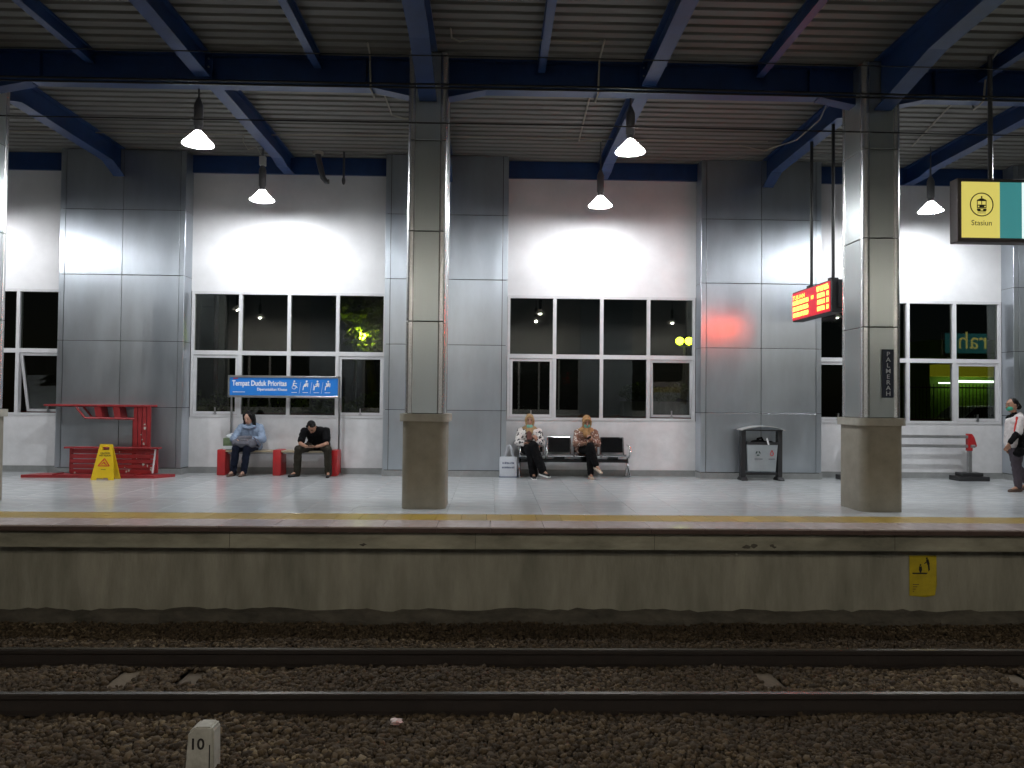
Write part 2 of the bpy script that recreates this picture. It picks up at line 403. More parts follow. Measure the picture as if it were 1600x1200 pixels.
# ------------------------------------------------------------------ white wall bays with windows
def wall_bay(x0, x1, label, casements=(0, 3), ajar=None, dirty=False):
    xc = (x0+x1)/2
    t = thing('station_wall', label, 'wall', (xc, W, 0), 'white wall bays between the steel pilasters')
    wm = 'white_dirty' if dirty else 'white_paint'
    MB().box(x0, x1, W, W+.2, 0, 1.05).build('lower_wall', 'white_dirty', t)
    MB().box(x0, x1, W, W+.2, 3.425, 5.98).build('upper_wall', 'white_paint', t)
    MB().box(x0, x1, W-.02, W-.001, 0, .115).build('skirting', 'skirting', t)
    a, b = x0+.012, x1-.012; z0, z1 = 1.052, 3.423; q = (b-a)/4
    fr = MB()
    fr.box(a, a+.05, W-.012, W+.09, z0, z1).box(b-.05, b, W-.012, W+.09, z0, z1)
    fr.box(a+.05, b-.05, W-.012, W+.09, z0, z0+.05).box(a+.05, b-.05, W-.012, W+.09, z1-.05, z1)
    win = fr.build('window', 'frame_white', t)
    for k in (1, 2, 3): MB().box(a+q*k-.032, a+q*k+.032, W-.010, W+.088, z0+.05, z1-.05).build('mullion', 'frame_white', win)
    zt = 2.265
    for k in range(4):
        l = a+q*k+(.05 if k == 0 else .032); r = a+q*(k+1)-(.05 if k == 3 else .032)
        MB().box(l, r, W-.008, W+.086, zt-.04, zt+.04).build('transom', 'frame_white', win)
        MB().box(l, r, W+.04, W+.046, zt+.04, z1-.05).build('pane', 'glass', win)
        if k in casements:
            hgt = zt-.04-(z0+.05); e = .052
            cz0, cz1 = z0+.055, zt-.045
            cf = MB().box(l+.004, l+e, -.02, .03, cz0, cz1).box(r-e, r-.004, -.02, .03, cz0, cz1).box(l+e, r-e, -.02, .03, cz0, cz0+.05).box(l+e, r-e, -.02, .03, cz1-.05, cz1)
            gl = MB().box(l+e, r-e, .003, .009, cz0+.05, cz1-.05)
            hd = MB().box((l+r)/2-.012, (l+r)/2+.012, -.045, -.021, cz0-.01, cz0+.13).box((l+r)/2-.03, (l+r)/2+.03, -.04, -.021, cz0-.012, cz0+.02)
            ang = {None: 0}.get(ajar, 0)
            for mbq, nm, mt in ((cf, 'casement', 'frame_white'), (gl, 'pane', 'glass'), (hd, 'window_handle', 'steel')):
                if ajar == k:      # top-hung sash pushed outwards at the bottom
                    A = math.radians(9)
                    mbq.v = [(v[0]+(cz1-v[2])*.045, W+.03+v[1]*math.cos(A)+(cz1-v[2])*math.sin(A), cz1-(cz1-v[2])*math.cos(A)) for v in mbq.v]
                else: mbq.v = [(v[0], W+.03+v[1], v[2]) for v in mbq.v]
                mbq.build(nm, mt, win)
        else:
            MB().box(l, r, W+.04, W+.046, z0+.05, zt-.04).build('pane', 'glass', win)
    return t
E_ = [(PX[i]+PH, PX[i+1]-PH) for i in range(4)]
wall_bay(*E_[0], 'white wall bay with dark window at the left edge, behind the red bench parts', (0, 3), 3, True)
wall_bay(*E_[1], 'white wall bay with window behind the blue priority seat sign', (0, 3))
bay2 = wall_bay(*E_[2], 'white wall bay with window behind the black metal chairs', (0, 3), 3)
wall_bay(*E_[3], 'white wall bay with window behind the leaning rail at right', (0, 3), None, True)

# ------------------------------------------------------------------ steel clad pilasters
ZJ = [.115, 1.225, 2.44, 3.655, 4.865, 5.98]
def pilaster(xc, label):
    t = thing('pilaster', label, 'pilaster', (xc, P, 0), 'steel clad pilasters along the wall')
    MB().box(xc-PH+.03, xc+PH-.03, P+.03, W+.25, 0, 5.975).build('core', 'joint', t)
    MB().box(xc-PH-.012, xc+PH+.012, P-.012, W-.0215, 0, .108).build('skirting', 'skirting', t)
    j = .005
    for k in range(5):
        a, b = ZJ[k]+j, ZJ[k+1]-j
        for s in (-1, 1):
            xa, xb = sorted((xc+s*j, xc+s*(PH-.10-j)))
            MB().rbox(xa, xb, P, P+.02, a, b, .003).build('cladding_panel', 'panel', t)
            e = xc+s*PH; f = xc+s*(PH-.10+j)
            MB().prism([(f, P), (e-s*.004, P), (e, P+.004), (e, W-.002), (e-s*.02, W-.002), (e-s*.02, P+.02), (f, P+.02)], 'z', a, b).build('corner_panel', 'panel', t)
    return t
for x, lb in zip(PX, ['brushed steel pilaster left of the leftmost window', 'brushed steel pilaster behind the red bench parts',
                      'brushed steel pilaster behind the middle column', 'brushed steel pilaster behind the grey litter bin',
                      'brushed steel pilaster at the right edge behind the walking person']): pilaster(x, lb)

# ------------------------------------------------------------------ platform roof
rf = thing('platform_roof', 'dark corrugated platform roof on blue steel beams', 'roof', (0, 10.3, 5.9))
RX0, RX1, RY0, RY1 = -15.0, 17.0, 6.2, W+.2
def deck(y0, y1, x0, x1, parent, name='roof_sheet'):
    mb = MB(); prof = []; y = y0; per = .2
    while y < y1-.01:
        prof += [(y, 5.985), (y+.122, 5.985), (y+.142, 6.018), (y+.18, 6.018)]; y += per
    n = len(prof)
    vs = [(x0, p[0], p[1]) for p in prof]+[(x1, p[0], p[1]) for p in prof]
    mb.add(vs, [(i, i+1, n+i+1, n+i) for i in range(n-1)])
    return mb.build(name, 'deck', parent)
xs = [RX0, -9.8, -3.86, 2.08, 8.0, RX1]
for i in range(5): deck(RY0, RY1, xs[i]+.003, xs[i+1]-.003, rf)
# rear wall beam (blue band over the white wall)
for a, b in E_: MB().box(a+.002, b-.002, W-.06, W-.003, 5.66, 5.98).build('wall_beam', 'blue_paint', rf)
def ibeam_y(x, ya, yb, zb, zt, wd, name, haunch=None, tw=.05):
    """I-section along Y; haunch = [(y, extra drop)...] deepens the bottom"""
    ys = [ya, yb] if not haunch else [h[0] for h in haunch]
    dz = [0, 0] if not haunch else [h[1] for h in haunch]
    mb = MB(); f = .022
    for i in range(len(ys)-1):
        a, b = ys[i], ys[i+1]; z0, z1 = zb-dz[i], zb-dz[i+1]
        for (hw, l0, l1, h0, h1) in ((wd/2, z0, z1, z0+f, z1+f), (tw/2, z0+f, z1+f, zt-f, zt-f), (wd/2, zt-f, zt-f, zt, zt)):
            mb.add([(x-hw, a, l0), (x+hw, a, l0), (x+hw, b, l1), (x-hw, b, l1), (x-hw, a, h0), (x+hw, a, h0), (x+hw, b, h1), (x-hw, b, h1)],
                   [(3, 2, 1, 0), (4, 5, 6, 7), (0, 1, 5, 4), (1, 2, 6, 5), (2, 3, 7, 6), (3, 0, 4, 7)])
    return mb.build(name, 'blue_paint', rf)
ZT = 5.982
MIDX = [-9.86, -3.87, 2.07, 8.0, 13.9]
for x in MIDX:
    ibeam_y(x, 10.42, 14.18, 5.70, ZT, .19, 'rafter', [(10.42, 0), (13.7, 0), (14.0, .05), (W-.065, .05)])
    ibeam_y(x, 6.25, 10.18, 5.66, ZT, .19, 'rafter', [(6.25, -.06), (10.18, 0)])
for x in COLX+[11.1, -12.8]:
    ibeam_y(x, 10.7, 14.2, 5.62, ZT, .20, 'rafter', [(10.72, .12), (11.1, 0), (13.75, 0), (14.2, .16)])
    ibeam_y(x, 6.25, 9.96, 5.50, ZT, .23, 'cantilever_beam', [(6.25, -.15), (8.7, -.04), (9.96, .20)])
for x in (-5.33, -2.36, .62, 3.57, 6.6, -8.4, 9.6): ibeam_y(x, 6.25, 10.18, 5.80, ZT, .10, 'purlin')
for x in MIDX:          # bolted end plates where the rafters meet the main beam
    for y0_, y1_ in ((10.182, 10.196), (10.404, 10.418)):
        pl = MB().box(x-.12, x+.12, y0_, y1_, 5.63, 5.955).build('end_plate', 'blue_paint', rf)
        for sx in (-.075, .075):
            for zz in (5.68, 5.79, 5.9):
                yb_ = y0_ if y0_ < 10.3 else y1_; d_ = -.014 if y0_ < 10.3 else .014
                MB().tube([(x+sx, yb_, zz), (x+sx, yb_+d_, zz)], .014, 6).build('bolt', 'galv', pl)
# longitudinal beam over the columns
cx = sorted(COLX+[11.1, -12.8])
spans = [(cx[i]+.24, cx[i+1]-.24) for i in range(4)]
for a, b in spans:
    mb = MB(); Y = 10.3
    mb.box(a, b, Y-.11, Y+.11, 5.575, 5.60).box(a, b, Y-.025, Y+.025, 5.60, 5.96).box(a, b, Y-.11, Y+.11, 5.96, ZT)
    for s, e in ((1, a), (-1, b)):      # haunches
        mb.prism([(e, 5.46), (e, 5.575), (e+s*.5, 5.575), (e+s*.5, 5.565)], 'y', Y-.10, Y+.10)
        mb.box(e+s*.62-.008, e+s*.62+.008, Y-.1, Y-.026, 5.60, 5.96)
    mb.build('main_beam', 'blue_paint', rf)

# ------------------------------------------------------------------ columns
def rrect(xc, yc, hw, hd, r, n=6):
    pts = []
    for cx_, cy_, a0 in ((hw-r, hd-r, 0), (-hw+r, hd-r, 90), (-hw+r, -hd+r, 180), (hw-r, -hd+r, 270)):
        for k in range(n+1):
            a = math.radians(a0+90*k/n); pts.append((xc+cx_+r*math.cos(a), yc+cy_+r*math.sin(a)))
    return pts
CY = 10.3
def column(xc, label):
    t = thing('column', label, 'column', (xc, CY, 0), 'steel clad columns on stone plinths')
    MB().prism(rrect(xc, CY, .285, .35, .11), 'z', 0, 1.128).build('plinth', 'plinth', t, smooth=True)
    MB().prism(rrect(xc, CY, .325, .39, .13), 'z', 1.13, 1.228).build('plinth_cap', 'plinth_cap', t, smooth=True)
    hw, hd, r = .26, .32, .062
    MB().box(xc-hw+.03, xc+hw-.03, CY-hd+.03, CY+hd-.03, 1.23, 5.97).build('core', 'joint', t)
    zj = [1.23, 2.43, 3.61, 4.80, 5.97]
    for k in range(4):
        a, b = zj[k]+.006, zj[k+1]-.006
        for sx in (-1, 1):
            for sy in (-1, 1):
                c = (xc+sx*(hw-r), CY+sy*(hd-r), 0); mb = MB()
                pts = [(c[0]+r*math.cos(u), c[1]+r*math.sin(u)) for u in [2*math.pi*i/20 for i in range(20)]]
                mb.prism(pts, 'z', a, b).build('corner_trim', 'panel_tube', t, smooth=True)
        for sy in (-1, 1):
            MB().rbox(xc-hw+1.3*r, xc+hw-1.3*r, *sorted((CY+sy*(hd-.012), CY+sy*(hd-.04))), a, b, .004).build('cladding_panel', 'column_panel', t)
        for sx in (-1, 1):
            MB().rbox(*sorted((xc+sx*(hw-.012), xc+sx*(hw-.04))), CY-hd+1.3*r, CY+hd-1.3*r, a, b, .004).build('cladding_panel', 'column_panel', t)
    return t
column(COLX[0], 'steel clad column cut by the left edge of the view')
column(COLX[1], 'steel clad column on rounded stone plinth left of centre')
column(COLX[2], 'steel clad column with the dark vertical name plate, at right')

# ------------------------------------------------------------------ pendant lamps
def lamp(x, y, label, box=False, grp='pendant lamps under the platform roof', bulb='bulb'):
    z = 4.83; t = thing('pendant_lamp', label, 'lamp', (x, y, z), grp)
    MB().tube([(x, y, z+.62), (x, y, 5.99)], .012, 6).build('stem', 'lamp_body', t)
    MB().lathe((x, y, z), [(.055, .24), (.062, .25), (.062, .53), (.05, .56), (.02, .63)], 14).build('ballast_housing', 'lamp_body', t, smooth=True)
    MB().lathe((x, y, z), [(.045, .17), (.05, .245)], 12).build('lamp_neck', 'lamp_body', t, smooth=True)
    # double-walled bell shade
    pr = [(.045, .175), (.07, .15), (.11, .105), (.16, .055), (.20, .012), (.205, 0), (.197, 0), (.145, .05), (.10, .108), (.07, .158), (.045, .175)]
    MB().lathe((x, y, z), pr[:6], 24, cap=False).build('lamp_shade', 'shade', t, smooth=True)
    MB().ell((x, y, z+.036), (.055, .055, .068), sub=1).build('bulb', bulb, t, smooth=True)
    if box:
        MB().rbox(x-.05, x+.05, y-.05, y+.05, z+.6, z+.76, .008).build('junction_box', 'junction_box', t)
        MB().tube([(x-.02, y, z+.76), (x-.10, y-.03, z+.92), (x-.24, y-.05, z+.86), (x-.33, y-.05, z+1.0), (x-.34, y, 5.98)], .008, 6).build('feed_cable', 'conduit', t, smooth=True)
    return t
for x, y, lb, bx in [(-4.0, 10.4, 'glowing pendant lamp nearer the camera, at upper left', False), (-4.0, 13.3, 'lit pendant lamp close to the wall above the blue sign', True),
                 (1.86, 10.4, 'glowing pendant lamp nearer the camera, right of centre', False), (1.86, 13.3, 'lit pendant lamp close to the wall above the black chairs', False),
                 (7.72, 13.3, 'lit pendant lamp between the right column and the yellow station sign', False),
                 (-9.86, 10.4, 'pendant lamp beyond the left edge, nearer the track', False), (-9.86, 13.3, 'pendant lamp beyond the left edge, nearer the wall', False),
                 (7.72, 10.4, 'pendant lamp beyond the right edge, nearer the track', False), (13.58, 13.3, 'pendant lamp beyond the right edge, nearer the wall', False)]:
    lamp(x, y, lb, bx, bulb={(-4.0, 10.4): 'bulb_strong', (1.86, 13.3): 'bulb_soft', (7.72, 13.3): 'bulb_strong', (-9.86, 13.3): 'bulb_soft'}.get((x, y), 'bulb'))

# ------------------------------------------------------------------ tracks
def track(yc, label):
    t = thing('railway_track', label, 'railway track', (0, yc, BALZ))
    prof = [(-.055, 0), (.055, 0), (.055, .012), (.012, .026), (.009, .11), (.034, .125), (.034, .155), (.028, .162), (-.028, .162), (-.034, .155), (-.034, .125), (-.009, .11), (-.012, .026), (-.055, .012)]
    for s in (-1, 1):
        yr = yc+s*.552
        rl = MB().prism([(yr+p[0], RAILZ-.162+p[1]) for p in prof], 'x', -40, 40).build('rail', 'rail_side', t)
        MB().box(-40, 40, yr-.027, yr+.027, RAILZ-.001, RAILZ+.003).build('running_surface', 'rail_top', rl)
    s0 = None
    for i in range(40):
        x = -11.47+.585*i
        if s0 is None:
            s0 = MB().rbox(-.10, .10, yc-.95, yc+.95, BALZ-.18, BALZ-.012, .012).build('sleeper', 'sleeper', t); s0.location.x = x
        else:
            o = inst(s0, 'sleeper', t, (x, yc, BALZ)); o.location = (x, 0, random.uniform(-.012, .004)); o.rotation_euler = (0, 0, random.uniform(-.012, .012))
    return t
track(6.845, 'railway track in front of the far platform')

# ballast stones: one mass
def ballast(N, x0, x1, y0, y1, name, label):
    bm = bmesh.new(); bmesh.ops.create_icosphere(bm, subdivisions=1, radius=1)
    bv = np.array([v.co[:] for v in bm.verts]); bf = np.array([[v.index for v in f.verts] for f in bm.faces]); bm.free()
    rng = np.random.default_rng(3)
    # jittered grid
    asp = (x1-x0)/(y1-y0); ny = int(math.sqrt(N/asp)); nx = int(N/ny); 
    gx, gy = np.meshgrid(np.arange(nx), np.arange(ny)); n = gx.size
    px = x0+(gx.ravel()+.5+rng.uniform(-.6, .6, n))*(x1-x0)/nx; py = y0+(gy.ravel()+.5+rng.uniform(-.6, .6, n))*(y1-y0)/ny
    lump = .02*np.sin(px*2.1+py*3)+.018*np.sin(px*5.3-py*2.2)
    onrail = (np.abs(np.abs(py-6.845)-.552) < .07)
    # sleepers mostly buried, a few patches show
    ix = np.abs(((px+11.47+.2925) % .585)-.2925) < .105
    show = ix & (np.abs(py-7.04) < .21) & (np.isin(np.round((px+11.47)/.585).astype(int), [14, 15, 24, 28]))
    keep = ~onrail & ~show
    px, py, lump = px[keep], py[keep], lump[keep]; n = len(px)
    sz = np.clip(.022*np.exp(rng.normal(0, .28, n)), .011, .042); far = np.clip((py-7.5)/.6, 0, 1); sz *= 1-.25*far
    z = BALZ+.004+lump*.5+rng.uniform(-.012, .014, n)+np.where(py < 5.9, -.004+.012*np.sin(px*.9), 0)
    z += np.where(py > 8.3, .03*(py-8.3), 0)
    # random rotations
    q = rng.normal(size=(n, 4)); q /= np.linalg.norm(q, axis=1)[:, None]
    a, b, c, d = q.T
    Rm = np.stack([1-2*(c*c+d*d), 2*(b*c-a*d), 2*(b*d+a*c), 2*(b*c+a*d), 1-2*(b*b+d*d), 2*(c*d-a*b), 2*(b*d-a*c), 2*(c*d+a*b), 1-2*(b*b+c*c)], 1).reshape(n, 3, 3)
    sh = bv[None]*(1+rng.uniform(-.28, .28, (n, len(bv), 1)))*rng.uniform(.65, 1.25, (n, 1, 3))
    vv = np.einsum('nij,nkj->nki', Rm, sh)*sz[:, None, None]; vv[:, :, 2] *= .85
    vv += np.stack([px, py, z], 1)[:, None, :]
    ff = bf[None]+(np.arange(n)*len(bv))[:, None, None]
    me = bpy.data.meshes.new(name); V = vv.reshape(-1, 3); F = ff.reshape(-1, 3)
    me.vertices.add(len(V)); me.vertices.foreach_set('co', V.astype(np.float32).ravel())
    me.loops.add(F.size); me.loops.foreach_set('vertex_index', F.astype(np.int32).ravel())
    me.polygons.add(len(F)); me.polygons.foreach_set('loop_start', np.arange(0, F.size, 3, dtype=np.int32))
    col = me.attributes.new('stone', 'FLOAT', 'POINT'); col.data.foreach_set('value', np.repeat(np.clip(rng.uniform(0, 1, n)*(.72+.28*np.sin(px*1.3+1.7*np.sin(py*2.3))*np.cos(py*1.9+px*.7)), 0, 1), len(bv)).astype(np.float32))
    me.update(calc_edges=True); me.validate()
    m = mat('ballast_stone', (.10, .085, .065), .9, bump=.3, bscale=60); t = m.node_tree; b_ = t.nodes['Principled BSDF']
    at = t.nodes.new('ShaderNodeAttribute'); at.attribute_name = 'stone'; rp = t.nodes.new('ShaderNodeValToRGB'); cr = rp.color_ramp
    cr.elements[0].color = (.036, .024, .013, 1); cr.elements[1].color = (.26, .20, .12, 1); cr.elements[1].position = 1
    e = cr.elements.new(.45); e.color = (.074, .049, .026, 1); e = cr.elements.new(.8); e.color = (.13, .092, .052, 1)
    t.links.new(at.outputs['Fac'], rp.inputs[0]); t.links.new(rp.outputs[0], b_.inputs['Base Color'])
    me.materials.append(m)
    o = bpy.data.objects.new(name, me); C.objects.link(o); return tag(o, label, 'ballast', kind='stuff')
ballast(95000, -8.2, 8.6, 4.55, 8.72, 'ballast', 'brown grey track ballast stones around the rails')
# ------------------------------------------------------------------ hanging station sign
t = thing('hanging_sign', 'backlit hanging sign with yellow train panel and teal panel', 'sign', (7.3, 9.8, 3.52))
MB().rbox(5.99, 8.8, 9.72, 9.89, 3.52, 4.35, .012).build('sign_case', 'sign_case', t)
MB().box(6.045, 6.545, 9.712, 9.719, 3.575, 4.30).build('yellow_panel', 'sign_yellow', t)
MB().box(6.547, 6.835, 9.712, 9.719, 3.575, 4.30).build('teal_panel', 'sign_teal', t)
MB().box(6.837, 8.75, 9.712, 9.719, 3.575, 4.30).build('white_panel', 'sign_white', t)
cxs, czs = 6.305, 4.005
mb = MB()
def ring(mb, cx_, cz_, r0, r1, ya, yb, n=40):
    for i in range(n):
        a, b = 2*math.pi*i/n, 2*math.pi*(i+1)/n
        mb.prism([(cx_+r0*math.cos(a), cz_+r0*math.sin(a)), (cx_+r1*math.cos(a), cz_+r1*math.sin(a)), (cx_+r1*math.cos(b), cz_+r1*math.sin(b)), (cx_+r0*math.cos(b), cz_+r0*math.sin(b))], 'y', ya, yb)
    return mb
ring(mb, cxs, czs, .142, .155, 9.708, 9.7115).build('emblem_ring', 'sign_ink', t)
mb = MB(); ya, yb = 9.708, 9.7115; X = lambda a: cxs+a; Zc = lambda a: czs+a
mb.prism([(X(-.062), Zc(.045)), (X(.062), Zc(.045)), (X(.062), Zc(.06)), (X(.02), Zc(.078)), (X(-.02), Zc(.078)), (X(-.062), Zc(.06))], 'y', ya, yb)
for a, b in ((-.062, -.054), (.054, .062), (-.004, .004)): mb.box(X(a), X(b), ya, yb, Zc(-.0), Zc(.045))
mb.box(X(-.062), X(.062), ya, yb, Zc(-.045), Zc(-.002))
mb.prism([(X(-.062), Zc(-.07)), (X(-.05), Zc(-.09)), (X(.05), Zc(-.09)), (X(.062), Zc(-.07)), (X(.062), Zc(-.052)), (X(-.062), Zc(-.052))], 'y', ya, yb)
mb.box(X(-.055), X(.055), ya, yb, Zc(-.112), Zc(-.106))
mb.box(X(-.008), X(.008), ya, yb, Zc(.08), Zc(.11))
mb.build('train_emblem', 'sign_ink', t)
mb = MB(); mb.ell((X(-.042), 9.7075, Zc(-.025)), (.012, .002, .012), sub=1).ell((X(.042), 9.7075, Zc(-.025)), (.012, .002, .012), sub=1).box(X(-.016), X(.016), 9.7055, 9.7079, Zc(-.078), Zc(-.06))
mb.build('train_lights', 'sign_yellow', t)
text('Stasiun', .098, (cxs, 9.711, 3.735), (1, 0, 0), (0, 0, 1), 'sign_ink', t, align='CENTER', sx=1.0)
MB().tube([(6.48, 9.8, 4.35), (6.48, 9.8, 5.99)], .03, 10).build('pole', 'dark_grey', t, smooth=True)
MB().tube([(8.3, 9.8, 4.35), (8.3, 9.8, 5.99)], .03, 10).build('pole', 'dark_grey', t, smooth=True)

# ------------------------------------------------------------------ LED departure board
t = thing('departure_board', 'hanging red and amber dot matrix departure board beside the right column', 'display', (5.1, 11.95, 2.78))
MB().rbox(5.015, 5.19, 11.2, 12.69, 2.77, 3.26, .01).build('board_case', 'black_metal', t)
MB().box(5.008, 5.014, 11.25, 12.67, 2.79, 3.24).build('board_face', 'led_face', t)
FX = 5.0055
text('TUJUAN', .098, (FX, 12.66, 3.125), (0, -1, 0), (0, 0, 1), 'led_orange', t, name='board_lettering', bold=.012, sx=1.35, depth=.0015)
def ledrow(ya, yb, z0, z1, n, mt='led_amber'):
    mb = MB(); cw = (ya-yb)/n
    for i in range(n):
        y = ya-cw*i; k = 5
        for a in range(k):       # dot columns inside a character cell
            h0 = z0 if random.random() > .18 else z0+(z1-z0)*.4
            h1 = z1 if random.random() > .18 else z0+(z1-z0)*.6
            mb.box(FX-.002, FX, y-cw*(.12+.76*(a+1)/k)+.002, y-cw*(.12+.76*a/k), h0, h1)
    mb.build('board_row', mt, t)
for k in range(3): ledrow(12.65, 12.02, 3.035-.1*k, 3.105-.1*k, 11)
ledrow(11.93, 11.82, 3.05, 3.11, 2, 'led_orange')
ledrow(11.72, 11.29, 3.135, 3.215, 7)
for k in range(3): ledrow(11.70, 11.42, 3.035-.1*k, 3.105-.1*k, 5); ledrow(11.37, 11.29, 3.035-.1*k, 3.105-.1*k, 2)
for y in (12.13, 11.35):
    MB().tube([(5.1, y, 3.26), (5.1, y, 5.62)], .026, 8).build('hanger', 'black_metal', t, smooth=True)
    MB().box(5.04, 5.16, y-.05, y+.05, 3.255, 3.30).build('bracket', 'black_metal', t)
MB().box(5.10, 5.18, 11.15, 11.2, 2.85, 3.22).build('end_cover', 'black_metal', t)

# name plate on the right column
t = thing('name_plate', 'dark vertical name plate fixed to the right column', 'sign', (5.2, 9.98, 1.5))
MB().rbox(5.135, 5.285, 9.962, 9.982, 1.50, 2.135, .004).build('plate', 'navy', t)
for i, ch in enumerate('PALMERAH'):
    text(ch, .082, (5.21, 9.9605, 2.045-.0745*i), (1, 0, 0), (0, 0, 1), 'plate_letter', t, align='CENTER', bold=.008, sx=1.15)
# ------------------------------------------------------------------ priority seat sign
t = thing('priority_sign', 'blue priority seat sign on two slim posts above the bench', 'sign', (-3.85, 14.4, 0))
MB().box(-4.86, -2.86, 14.37, 14.41, 1.46, 1.80).build('sign_board', 'sign_blue', t)
fr = MB().rbox(-4.885, -2.835, 14.355, 14.42, 1.795, 1.835, .006).rbox(-4.885, -2.835, 14.355, 14.42, 1.425, 1.465, .006)
fr.rbox(-4.89, -4.858, 14.355, 14.42, 1.43, 1.83, .005).rbox(-2.862, -2.83, 14.355, 14.42, 1.43, 1.83, .005).build('sign_frame', 'steel', t)
for x in (-4.84, -2.84):
    MB().tube([(x, 14.43, .02), (x, 14.43, 1.43)], .02, 10).build('post', 'steel', t, smooth=True)
    MB().lathe((x, 14.43, 0), [(.11, 0), (.11, .012), (.03, .02), (.022, .05)], 16).build('foot', 'galv', t)
YS = 14.3685
text('Tempat Duduk Prioritas', .138, (-4.815, YS, 1.645), (1, 0, 0), (0, 0, 1), 'white_ink', t, bold=.022, sx=.74)
text('Diperuntukkan Khusus', .075, (-3.80, YS, 1.555), (1, 0, 0), (0, 0, 1), 'white_ink', t, align='RIGHT', bold=.012, sx=.8)
MB().prism([(-4.80, 1.765), (-4.71, 1.772), (-4.70, 1.79), (-4.79, 1.785)], 'y', YS-.002, YS).build('logo', 'red_ink', t)
MB().box(-4.80, -4.575, YS-.002, YS, 1.522, 1.532).build('small_print', 'white_ink', t)
for i in range(4):
    x = -3.67+.205*i; mb = MB(); y1_, y0_ = YS, YS-.002
    def seg(a, b, w_): mb.bar((x+a[0], YS-.001, 1.60+a[1]), (x+b[0], YS-.001, 1.60+b[1]), w_, .002, (0, 1, 0))
    mb.ell((x+(.0, .022, .018, .012)[i], YS-.001, 1.735), (.017, .002, .017), sub=2)
    if i == 0:
        seg((-.01, .11), (-.02, .05), .022); seg((-.02, .05), (.03, .05), .018); seg((.03, .05), (.055, .01), .016); ring(mb, x-.005, 1.625, .03, .04, YS-.002, YS, 16); seg((0, .1), (.05, .09), .012)
    else:
        seg((.02, .11), (.01, .045), .028); seg((.01, .045), (-.035, .045), .02); seg((-.035, .045), (-.045, -.03), .016); seg((.02, .1), (-.02, .075), .014); seg((.045, .1), (.04, .03), .014)
        if i == 1: mb.ell((x-.012, YS-.001, 1.66), (.022, .002, .02), sub=1)
        if i == 2: seg((-.05, .08), (-.06, -.03), .007)
        if i == 3: mb.ell((x-.02, YS-.001, 1.695), (.014, .002, .014), sub=1); seg((-.02, .08), (-.005, .05), .022)
    mb.build('pictogram', 'white_ink', t)
    MB().box(x-.05, x+.05, YS-.002, YS, 1.522, 1.531).build('caption', 'white_ink', t)
    if i: MB().bar((x-.115, YS-.001, 1.51), (x-.085, YS-.001, 1.72), .004, .002, (0, 1, 0)).build('divider', 'white_ink', t)

# ------------------------------------------------------------------ bench under the sign
t = thing('bench', 'low bench with pale plank seat and three red end blocks', 'bench', (-3.9, 14.36, 0))
for a, b in ((-5.0, -4.85), (-3.99, -3.84), (-2.97, -2.82)): MB().rbox(a, b, 14.17, 14.55, 0, .47, .014).build('end_block', 'red_paint', t, smooth=True)
for a, b in ((-4.849, -3.991), (-3.839, -2.971)):
    for k in range(4): MB().rbox(a, b, 14.18+.092*k, 14.265+.092*k, .425, .455, .005).build('seat_plank', 'wood_seat', t)
    MB().box(a, b, 14.30, 14.42, .385, .424).build('seat_rail', 'galv', t)

# ------------------------------------------------------------------ four-seat chair row
t = thing('chair_row', 'row of four black metal seats with chrome frames on one beam', 'chairs', (1.55, 14.4, 0))
MB().rbox(.55, 2.56, 14.36, 14.44, .27, .335, .01).build('beam', 'black_seat', t)
for xc in (.76, 1.275, 1.775, 2.275):
    b = MB(); hw = .215
    pts = [(14.13, .405), (14.17, .418), (14.35, .40), (14.42, .405)]
    for i in range(3):
        (ya, za), (yb, zb) = pts[i], pts[i+1]
        b.add([(xc-hw, ya, za), (xc+hw, ya, za), (xc+hw, yb, zb), (xc-hw, yb, zb), (xc-hw, ya, za-.012), (xc+hw, ya, za-.012), (xc+hw, yb, zb-.012), (xc-hw, yb, zb-.012)],
              [(0, 1, 2, 3), (7, 6, 5, 4), (0, 4, 5, 1), (1, 5, 6, 2), (2, 6, 7, 3), (3, 7, 4, 0)])
    b.build('seat', 'black_seat', t)
    b = MB().bar((xc, 14.44, .455), (xc, 14.505, .73), .40, .012, (0, 1, .2)); b.build('backrest', 'black_seat', t)
    for s in (-1, 1):
        MB().tube([(xc+s*.215, 14.12, .40), (xc+s*.215, 14.15, .425), (xc+s*.215, 14.36, .405), (xc+s*.215, 14.43, .43), (xc+s*.212, 14.505, .735)], .016, 8).build('side_frame', 'chrome', t, smooth=True)
    MB().tube([(xc-.21, 14.505, .735), (xc+.21, 14.505, .735)], .011, 8).build('top_rail', 'chrome', t, smooth=True)
    MB().tube([(xc-.21, 14.12, .405), (xc+.21, 14.12, .405)], .011, 8).build('front_rail', 'chrome', t, smooth=True)
    MB().box(xc-.1, xc+.1, 14.33, 14.44, .336, .388).build('seat_bracket', 'black_seat', t)
for x in (.53, 2.56):
    MB().tube([(x, 14.10, .02), (x, 14.14, .06), (x, 14.36, .20), (x, 14.42, .30), (x, 14.40, .40)], [.018, .02, .022, .024, .02], 8).build('leg', 'chrome', t, smooth=True)
    MB().tube([(x, 14.56, .02), (x, 14.53, .06), (x, 14.44, .20), (x, 14.42, .28)], .02, 8).build('leg', 'chrome', t, smooth=True)
    MB().tube([(x, 14.40, .33), (x, 14.17, .40), (x, 14.09, .50), (x, 14.13, .575), (x, 14.30, .59), (x, 14.48, .60)], .018, 8).build('armrest', 'chrome', t, smooth=True)
MB().tube([(1.02, 14.40, .33), (1.02, 14.17, .38), (1.02, 14.09, .47), (1.02, 14.13, .555), (1.02, 14.30, .58), (1.02, 14.48, .59)], .018, 8).build('armrest', 'chrome', t, smooth=True)

